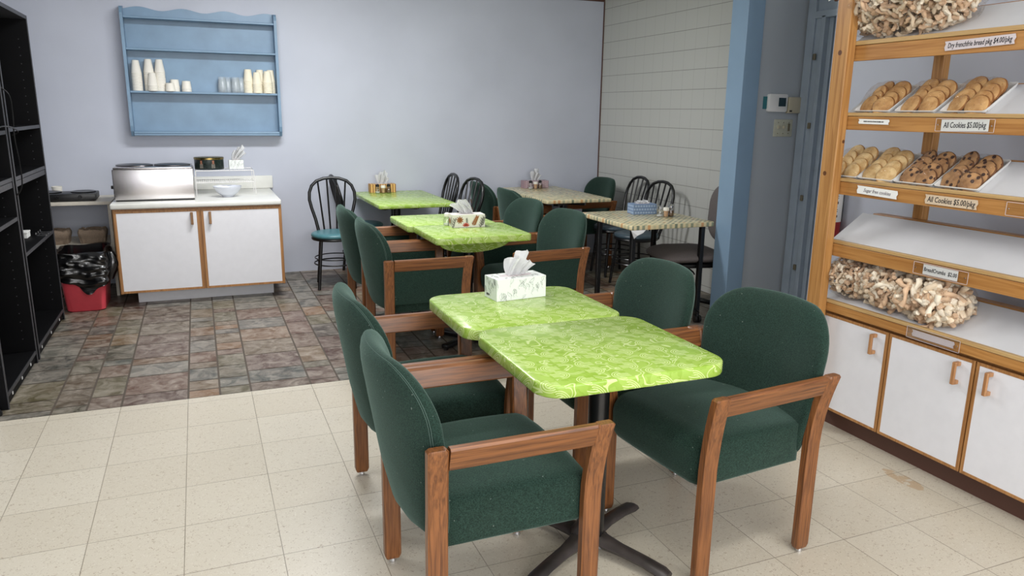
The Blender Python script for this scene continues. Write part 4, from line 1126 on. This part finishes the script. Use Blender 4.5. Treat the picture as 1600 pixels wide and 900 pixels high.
# ------------------------------------------------------------------ bakery rack on the right
t = thing('base_cabinet', 'long low white cabinet with wooden edging under the bakery rack', 'cabinet', (0, 0, 0))
CX = 2.785; ys = [-1.275, -1.665, -2.057, -2.45, -2.84, -3.23]
b = bmesh.new(); box(b, CX+.019, 3.27, ys[-1], ys[0], .10, .567); obj('carcass', b, 'trim_wood', t)
b = bmesh.new(); box(b, CX+.075, 3.24, ys[-1]+.02, ys[0]-.02, 0, .10); obj('plinth', b, 'brown_trim', t)
for k in range(5):
    y1, y0 = ys[k]-.003, ys[k+1]+.003
    hy = (y0+.062) if k in (0, 1) else (y1-.062)
    if k > 2: hy = y0+.062 if k == 3 else y1-.062
    framed_door(t, CX, y0, y1, .103, .556, .013, 'trim_wood', 'y', (hy, .445, .535, .015, .032), 'handle_wood')
t = thing('display_rack', 'honey pine bakery rack with sloping white shelves on the right', 'display rack', (0, 0, 0))
for yy in (-1.325, -3.29):
    b = bmesh.new(); box(b, 2.722, 2.768, yy, yy+.078, 0, 2.45, bev=.003); obj('post', b, 'pine_post', t)
b = bmesh.new(); box(b, 3.03, 3.07, -1.545, -1.495, .57, 2.45, bev=.003); obj('post', b, 'pine_post', t)
b = bmesh.new(); box(b, 3.03, 3.07, -2.75, -2.70, .57, 2.45, bev=.003); obj('post', b, 'pine_post', t)
RY0, RY1 = -3.28, -1.272; SH = {}
slope_dx, slope_dz = .186, .122
for i, (rb, rt_, st) in enumerate(((1.675, 1.738, 1.757), (1.388, 1.445, 1.461), (1.106, 1.163, 1.179), (.829, .886, .902), (.572, .610, .626))):
    SH[i] = st
    b = bmesh.new(); box(b, 2.770, 2.790, RY0, RY1, rb, rt_, bev=.002); r_ = obj('front_rail', b, 'pine', t)
    b = bmesh.new(); box(b, 2.7665, 2.788, RY0, RY1, rt_+.0015, st, bev=.002); obj('lip_strip', b, 'pine_light', t)
    b = bmesh.new()
    a_ = [(2.7895, st-.028), (2.7895+slope_dx, st-.028+slope_dz), (2.7895+slope_dx-.004, st-.014+slope_dz), (2.7895, st-.014)]
    s1 = [b.verts.new((x, RY0, z)) for x, z in a_]; s2 = [b.verts.new((x, RY1-.01, z)) for x, z in a_]
    b.faces.new(s1); b.faces.new(s2)
    for k in range(4): b.faces.new((s1[k], s1[(k+1) % 4], s2[(k+1) % 4], s2[k]))
    obj('sloping_shelf', b, 'shelf_white', t)
    b = bmesh.new(); box(b, 2.98, 3.03, RY0, RY1-.06, st+slope_dz-.055, st+slope_dz-.010, bev=.002); obj('back_rail', b, 'pine', t)
ang = math.atan2(slope_dz, slope_dx)
def on_slope(i, s, y, h):
    """point s metres up the sloping shelf i, h above it"""
    return Vector((2.793+s*math.cos(ang)-h*math.sin(ang), y, SH[i]-.012+s*math.sin(ang)+h*math.cos(ang)))
# labels
def card(label, body, i, yc, zc, w_, h, paper, ink, size, holder=False, shear=.25, width=None, tilt=0, tape=False, cat='price label'):
    t = thing('price_label', label, cat, (2.7665, yc, zc), 0, 'paper labels on the rack rails')
    q = bmesh.new()
    pts = [(-w_/2, -h/2), (w_/2, -h/2), (w_/2, h/2), (-w_/2, h/2)]
    def to3(u, v, d=0): return Vector((-.0008-d, -(u*math.cos(tilt)-v*math.sin(tilt)), u*math.sin(tilt)+v*math.cos(tilt)))
    if tape:
        pts = [(-w_/2+.004, -h/2), (w_/2-.003, -h/2), (w_/2-.006, -h/6), (w_/2, h/8), (w_/2-.004, h/2), (-w_/2, h/2), (-w_/2+.005, h/5), (-w_/2, -h/8)]
    f0 = [q.verts.new(to3(u, v, .0008)) for u, v in pts]; f1 = [q.verts.new(to3(u, v, .0)) for u, v in pts]
    q.faces.new(f0); q.faces.new(f1)
    for k in range(len(pts)): q.faces.new((f0[k], f0[(k+1) % len(pts)], f1[(k+1) % len(pts)], f1[k]))
    obj('paper', q, paper, t)
    if body: text('writing', body, size, to3(0, 0, .0011), FACE_LEFT, ink, t, shear, width, .0003, tilt)
    if holder:
        q = bmesh.new(); box(q, -.0032, -.0026, -.118, .118, -.024, .024); obj('clear_holder', q, 'holder', t)
        q = bmesh.new()
        for z0, z1, y0, y1 in ((.0225, .024, -.118, .118), (-.024, -.0225, -.118, .118), (-.024, .024, .1165, .118), (-.024, .024, -.118, -.1165)): box(q, -.0036, -.0030, y0, y1, z0, z1)
        obj('holder_edge', q, 'paper_lilac', t)
        q = bmesh.new()
        for yy in (-.108, .108): lathe(q, [(.003, 0), (.002, .002)], 8, (0, 0, 0)); 
        q.free(); q = bmesh.new()
        for yy in (-.107, .107): box(q, -.006, -.003, yy-.002, yy+.002, -.002, .002, bev=.0008)
        obj('pin', q, 'chrome', t)
    return t
card('taped label reading Dry frenchfrie bread on the top rail', 'Dry frenchfrie bread pkg $4.00/pkg', 0, -1.888, 1.709, .272, .034, 'paper_lilac', 'ink', .026, False, .2, .245, R(1.5), True)
card('tiny printed label at the left end of the second rail', 'WHITE CHOCOLATE MACADAMIA NUT', 1, -1.468, 1.424, .160, .020, 'paper', 'ink', .007, False, 0, .105, R(-.5), True)
card('label in a clear holder reading All Cookies $5.00, second rail', 'All Cookies $5.00/pkg', 1, -1.880, 1.418, .190, .043, 'paper', 'ink', .030, True, .1, .17, R(1))
card('faint pencilled label for sugar free cookies, left end of the third rail', 'Sugar free cookies', 2, -1.528, 1.136, .21, .034, 'paper', 'ink_grey', .021, False, .3, .14, R(-1.5), True)
card('masking tape label reading All Cookies $5.00, third rail', 'All Cookies $5.00/pkg', 2, -1.870, 1.134, .222, .036, 'masking', 'ink', .030, False, .15, .20, R(0), True)
card('empty clear holder at the right end of the third rail', None, 2, -2.205, 1.136, .001, .001, 'paper', 'ink', .01, True)
card('white label reading Bread Crumbs $2.00 in a clear holder, fourth rail', 'BreadCrumbs  $2.00', 3, -1.870, .860, .150, .040, 'paper', 'ink', .022, True, .1, .142, R(0))
card('blank torn paper strip in a clear holder on the lowest rail', None, 4, -1.880, .595, .190, .026, 'paper_lilac', 'ink', .01, True, tape=True)

# cookies
def slope_matrix(i, s, y, h, rz=0):
    m = Matrix.Translation(on_slope(i, s, y, h)) @ Matrix.Rotation(-ang, 4, 'Y') @ Matrix.Rotation(rz, 4, 'Z'); return m
ck = {}
for k, mt in (('sugar', 'ck_sugar'), ('tan', 'ck_tan'), ('chip', 'ck_chip')):
    for v in range(2):
        b = bmesh.new(); rn = random.Random(v+5)
        lathe(b, [(.002, .0), (.040, 0), (.0455, .003), (.047, .008), (.043, .0125), (.030, .0155), (.012, .0165), (.001, .0165)], 24, cap=False)
        for f in b.faces: f.material_index = 1 if math.hypot(*f.calc_center_median()[:2]) > .0435 else 0
        for vv in b.verts:
            d_ = noise.noise(vv.co*38+Vector((v*9, 0, 0)))*(.0035 if k == 'chip' else .0018); vv.co *= 1+d_*12; vv.co.z += d_
        o = obj('cookie', b, [mt, 'ck_edge_'+k], None, 60); ck[k+str(v)] = o.data; bpy.data.objects.remove(o)
def tray_mesh():
    b = bmesh.new(); L, W, H = .198, .186, .018
    o = rrect(0, L, -W/2, W/2, .012, 3); i_ = rrect(.012, L-.012, -W/2+.012, W/2-.012, .008, 3)
    rings = [[b.verts.new((x, y, 0)) for x, y in i_], [b.verts.new((x, y, H)) for x, y in o], [b.verts.new((x, y, H+.002)) for x, y in o],
             [b.verts.new((x*1.0+(0), y, H+.002)) for x, y in rrect(.004, L-.004, -W/2+.004, W/2-.004, .01, 3)], [b.verts.new((x, y, .003)) for x, y in rrect(.014, L-.014, -W/2+.014, W/2-.014, .008, 3)]]
    n = len(o)
    for a_, c_ in zip(rings, rings[1:]):
        for k in range(n): b.faces.new((a_[k], a_[(k+1) % n], c_[(k+1) % n], c_[k]))
    b.faces.new(rings[0]); b.faces.new(rings[-1]); return b
tr0 = obj('foam_tray', tray_mesh(), 'white_plastic', None, 40); trm = tr0.data; bpy.data.objects.remove(tr0)
def wrap_mesh():
    b = bmesh.new(); NX, NY = 14, 12; rows = []
    for i in range(NX+1):
        row = []
        for j in range(NY+1):
            u, v = i/NX, j/NY*2-1; x = .006+.182*u; y = .085*v
            h = .020+.066*(math.sin(PI*min(1, max(0, u*1.02)))**.45)*(1-abs(v)**4)+.006*noise.noise(Vector((x*40, y*40, 1)))
            row.append(b.verts.new((x, y, h)))
        rows.append(row)
    for a_, c_ in zip(rows, rows[1:]):
        for k in range(NY): b.faces.new((a_[k], a_[k+1], c_[k+1], c_[k]))
    return b
wm0 = obj('plastic_wrap', wrap_mesh(), 'wrap', None, 60); wm = wm0.data; bpy.data.objects.remove(wm0)
rnd = random.Random(11)
packs = [(1, -1.425, 'tan', 'left tray of the second shelf'), (1, -1.635, 'tan', 'middle tray of the second shelf'), (1, -1.842, 'tan', 'right tray of the second shelf'),
         (2, -1.300, 'sugar', 'leftmost tray of the third shelf'), (2, -1.485, 'sugar', 'second tray of the third shelf'), (2, -1.672, 'chip', 'third tray of the third shelf'), (2, -1.862, 'chip', 'rightmost tray of the third shelf')]
ckn = {'tan': 'golden brown', 'sugar': 'pale sugar', 'chip': 'chocolate chip'}
for i, yc, kd, where in packs:
    o = bpy.data.objects.new('foam_tray', trm); C.objects.link(o); o.matrix_world = slope_matrix(i, .004, yc, .001)
    tag(o, 'white foam tray of %s cookies, %s' % (ckn[kd], where), 'tray', 'foam cookie trays')
    o = bpy.data.objects.new('plastic_wrap', wm); C.objects.link(o); o.matrix_world = slope_matrix(i, .004, yc, .001)
    tag(o, 'clear shiny plastic wrap over the %s cookies, %s' % (ckn[kd], where), 'plastic wrap', 'clear cookie wraps')
    for col in (-1, 1):
        for r_ in range(4):
            o = bpy.data.objects.new('cookie', ck[kd+str(rnd.randint(0, 1))]); C.objects.link(o)
            s = .040+r_*.036+(.010 if col > 0 else 0)+rnd.uniform(-.004, .004)
            o.matrix_world = slope_matrix(i, s, yc+col*.040+rnd.uniform(-.005, .005), .012+rnd.uniform(0, .004)+.003*r_) @ Matrix.Rotation(R(-27+rnd.uniform(-6, 6)), 4, 'Y') @ Matrix.Rotation(R(-col*7+rnd.uniform(-9, 9)), 4, 'X') @ Matrix.Rotation(rnd.uniform(0, 6), 4, 'Z') @ Matrix.Scale(rnd.uniform(.92, 1.02), 4)
            tag(o, '%s cookie under wrap in the %s' % (ckn[kd], where), 'cookie', 'cookies on the bakery rack')
# bags of dry bread
sticks = []
for v in range(8):
    rn = random.Random(40+v); L = rn.uniform(.035, .075) if v < 6 else rn.uniform(.02, .03); bend = rn.uniform(-.3, .3) if v < 6 else 0
    b = bmesh.new(); pts = []
    for k in range(6):
        q = k/5-.5; pts.append((L*q, bend*L*(1-4*q*q)*.7, .003*math.sin(k*2+v)))
    tube(b, pts, .007, 6, rf=lambda q, v=v: (.0075 if v < 6 else .011)*(.85+.25*math.sin(q*9+v)))
    ms = []
    for mt in ('bread', 'bread2', 'bread3'):
        o = obj('bread_piece', b.copy(), mt, None, 60); ms.append(o.data); bpy.data.objects.remove(o)
    b.free(); sticks.append(ms)
def bag(label_bag, where, ctr, semi, tilt, count, fill, seed, zfloor, long=1.0):
    rn = random.Random(seed); Rm = Matrix.Translation(ctr) @ Matrix.Rotation(-tilt, 4, 'Y')
    # plastic
    b = bmesh.new(); bmesh.ops.create_icosphere(b, subdivisions=5, radius=1)
    for v in b.verts:
        p = v.co.copy(); e = lambda a: math.copysign(abs(a)**.8, a)
        q = Vector((e(p.x)*semi[0], e(p.y)*semi[1], e(p.z)*semi[2]))*1.04
        n_ = noise.noise(p*3.1+Vector((seed, 0, 0)))*.09+noise.ridged_multi_fractal(p*2.2+Vector((0, seed, 0)), 1, 2, 3, 1, 2)*.02
        v.co = q*(1.03+n_)
        if v.co.z < -semi[2]*.82: v.co.z = -semi[2]*.82
    o = obj('plastic_bag', b, 'bag', None, 60); o.matrix_world = Rm; tag(o, label_bag, 'bag', 'clear bags of dry bread')
    def pose(shell):
        while True:
            p = Vector((rn.uniform(-1, 1), rn.uniform(-1, 1), rn.uniform(-1, 1)))
            if shell:
                if p.length < .01: continue
                p.normalize(); p *= rn.uniform(.90, .97)
                if p.x > .45: continue
            elif not (.45 < p.length < .90): continue
            e = lambda a: math.copysign(abs(a)**.85, a)
            q = Vector((e(p.x)*semi[0], e(p.y)*semi[1], e(p.z)*semi[2]))
            if q.z > -semi[2]*.76: break
        s = rn.uniform(.85, 1.25)*long
        if shell:                                              # lie along the skin of the bag
            n3 = Vector((p.x/semi[0], p.y/semi[1], p.z/semi[2])).normalized(); t1 = n3.orthogonal().normalized(); t2 = n3.cross(t1); a_ = rn.uniform(0, 6.28)
            X_ = (t1*math.cos(a_)+t2*math.sin(a_)); Y_ = n3.cross(X_); Mx = Matrix((X_, Y_, n3)).transposed().to_4x4() @ Matrix.Rotation(rn.uniform(-.3, .3), 4, 'Y')
        else: Mx = Matrix.Rotation(rn.uniform(0, 6.28), 4, 'Z') @ Matrix.Rotation(rn.uniform(-1.2, 1.2), 4, 'Y')
        return Rm @ Matrix.Translation(q) @ Mx @ Matrix.Rotation(rn.uniform(0, 6.28), 4, 'X') @ Matrix.Scale(s, 4)
    for k in range(count):
        me = sticks[rn.randrange(8)][rn.choice((0, 0, 1, 2, 2))]
        o = bpy.data.objects.new('bread_piece', me); C.objects.link(o); o.matrix_world = pose(True)
        tag(o, 'dry bread piece inside the %s' % where, 'bread', 'dry bread pieces in bags')
    b = bmesh.new()
    for k in range(fill):
        q = bmesh.new(); src = sticks[rn.randrange(8)][0]; q.from_mesh(src); merge(b, q, rn.choice((0, 1, 1, 2)), pose(False))
    o = obj('bread_fill', b, ['bread', 'bread2', 'bread3'], None, 60); tag(o, 'packed dry bread deep inside the %s' % where, 'bread', kind='stuff')
bag('large clear bag of dry bread strips on the top shelf', 'large bag on the top shelf', on_slope(0, .112, -1.505, .098), (.102, .295, .126), ang, 115, 520, 3, 0, 1.15)
bag('clear bag of short dry bread pieces, left of the three on the lowest shelf', 'left bag of the lowest shelf', on_slope(4, .116, -1.390, .070), (.094, .125, .084), ang, 58, 260, 7, 0, .9)
bag('clear bag of dry bread sticks, middle of the three on the lowest shelf', 'middle bag of the lowest shelf', on_slope(4, .110, -1.590, .070), (.096, .125, .084), ang, 58, 220, 9, 0, 1.15)
bag('clear bag of long dry bread sticks, right of the three on the lowest shelf', 'right bag of the lowest shelf', on_slope(4, .108, -1.800, .072), (.098, .150, .086), ang, 68, 240, 13, 0, 1.5)

# ------------------------------------------------------------------ wall devices, extinguisher, pine cone
t = thing('thermostat', 'white thermostat with dark screen on the grey wall beside the column', 'thermostat', (3.728, .228, 1.525))
b = bmesh.new(); slab(b, rrect(-.078, .078, -.058, .058, .012), 0, .026, .004); q = bmesh.new(); merge(q, b, 0, Matrix.Rotation(PI/2, 4, 'X')); obj('housing', q, 'white_plastic', t, 40)
b = bmesh.new(); box(b, .002, .062, -.0275, -.0262, -.022, .034); obj('screen', b, 'screen', t)
b = bmesh.new(); box(b, -.108, -.07, -.006, -.0005, -.04, .04, bev=.001); obj('wall_plate', b, 'green_plate', t)
t = thing('control_box', 'beige plastic control box right of the thermostat', 'control box', (3.872, .228, 1.515))
b = bmesh.new(); box(b, -.056, .046, -.028, 0, -.055, .05, bev=.004); obj('housing', b, 'beige_plastic', t, 40)
b = bmesh.new(); box(b, .047, .076, -.022, 0, -.052, .048, bev=.003); obj('side_cover', b, 'beige_plastic', t, 40)
b = bmesh.new(); box(b, .049, .074, -.0235, -.022, .0, .046); obj('dark_insert', b, 'black_plastic', t)
b = bmesh.new(); box(b, -.046, -.026, -.0295, -.028, -.046, -.036); obj('badge', b, 'black_plastic', t)
t = thing('switch_plate', 'beige three-gang switch plate below the thermostat', 'light switch', (3.805, .228, 1.362))
b = bmesh.new(); box(b, -.078, .078, -.007, 0, -.057, .057, bev=.003); obj('plate', b, 'beige_plate', t, 40)
for xx in (-.045, 0): b = bmesh.new(); box(b, xx-.005, xx+.005, -.022, -.006, -.004, .016, bev=.002); obj('toggle', b, 'beige_plastic', t)
b = bmesh.new(); box(b, .038, .054, -.012, -.006, -.02, .03, bev=.002); obj('rocker', b, 'knot', t)
b = bmesh.new()
for xx in (-.045, 0, .045):
    for zz in (-.036, .036): box(b, xx-.003, xx+.003, -.0082, -.006, zz-.003, zz+.003)
obj('screw', b, 'knot', t)
t = thing('fire_extinguisher', 'red fire extinguisher with white label on the wall behind the rack post', 'fire extinguisher', (3.235, -.83, .80))
b = bmesh.new(); lathe(b, [(.045, 0), (.055, .01), (.055, .30), (.04, .34), (.018, .36)], 28); obj('cylinder', b, 'red_paint', t, 40)
b = bmesh.new(); lathe(b, [(.0555, .10), (.0555, .285)], 28, cap=False); obj('printed_label', b, 'paper', t, 40)
b = bmesh.new()
for k, (z, h) in enumerate(((.255, .006), (.235, .003), (.225, .003), (.195, .014), (.165, .003), (.155, .003), (.125, .012))):
    for a0, a1 in ((200, 228), (236, 262)):
        rr = .0560; g_ = [[b.verts.new((rr*math.cos(R(a)), rr*math.sin(R(a)), zz)) for a in (a0, (a0+a1)/2, a1)] for zz in (z, z+h)]
        for m_ in range(2): b.faces.new((g_[0][m_], g_[0][m_+1], g_[1][m_+1], g_[1][m_]))
obj('label_print', b, 'ink', t)
b = bmesh.new(); lathe(b, [(.015, .36), (.015, .40)], 12); box(b, -.012, .012, -.05, .03, .40, .415); obj('valve', b, 'black_plastic', t, 40)
b = bmesh.new(); box(b, .05, .064, -.02, .02, .1, .3); obj('wall_bracket', b, 'black_metal', t)
t = thing('pine_cone', 'frosted pine cone hanging at the top left of the rack post', 'pine cone', (2.75, -1.205, 1.93))
b = bmesh.new(); lathe(b, [(.006, 0), (.022, .02), (.02, .06), (.005, .09)], 12); obj('core', b, 'brown_trim', t, 50)
b = bmesh.new(); rn = random.Random(2)
for k in range(44):
    a = k*2.4; z = .004+k*.0019; rr = .030*math.sin(PI*min(1, .25+z/.11)); q = bmesh.new(); box(q, -.006, .007, -.005, .005, -.0015, .0015, bev=.001)
    merge(b, q, k % 2, Matrix.Translation((rr*math.cos(a), rr*math.sin(a), z)) @ Matrix.Rotation(a, 4, 'Z') @ Matrix.Rotation(.5, 4, 'Y'))
obj('scales', b, ['black_edge', 'paper'], t)
b = bmesh.new(); tube(b, [(0, 0, .08), (0, 0, CEIL-1.93)], .0012, 5); obj('string', b, 'paper', t)
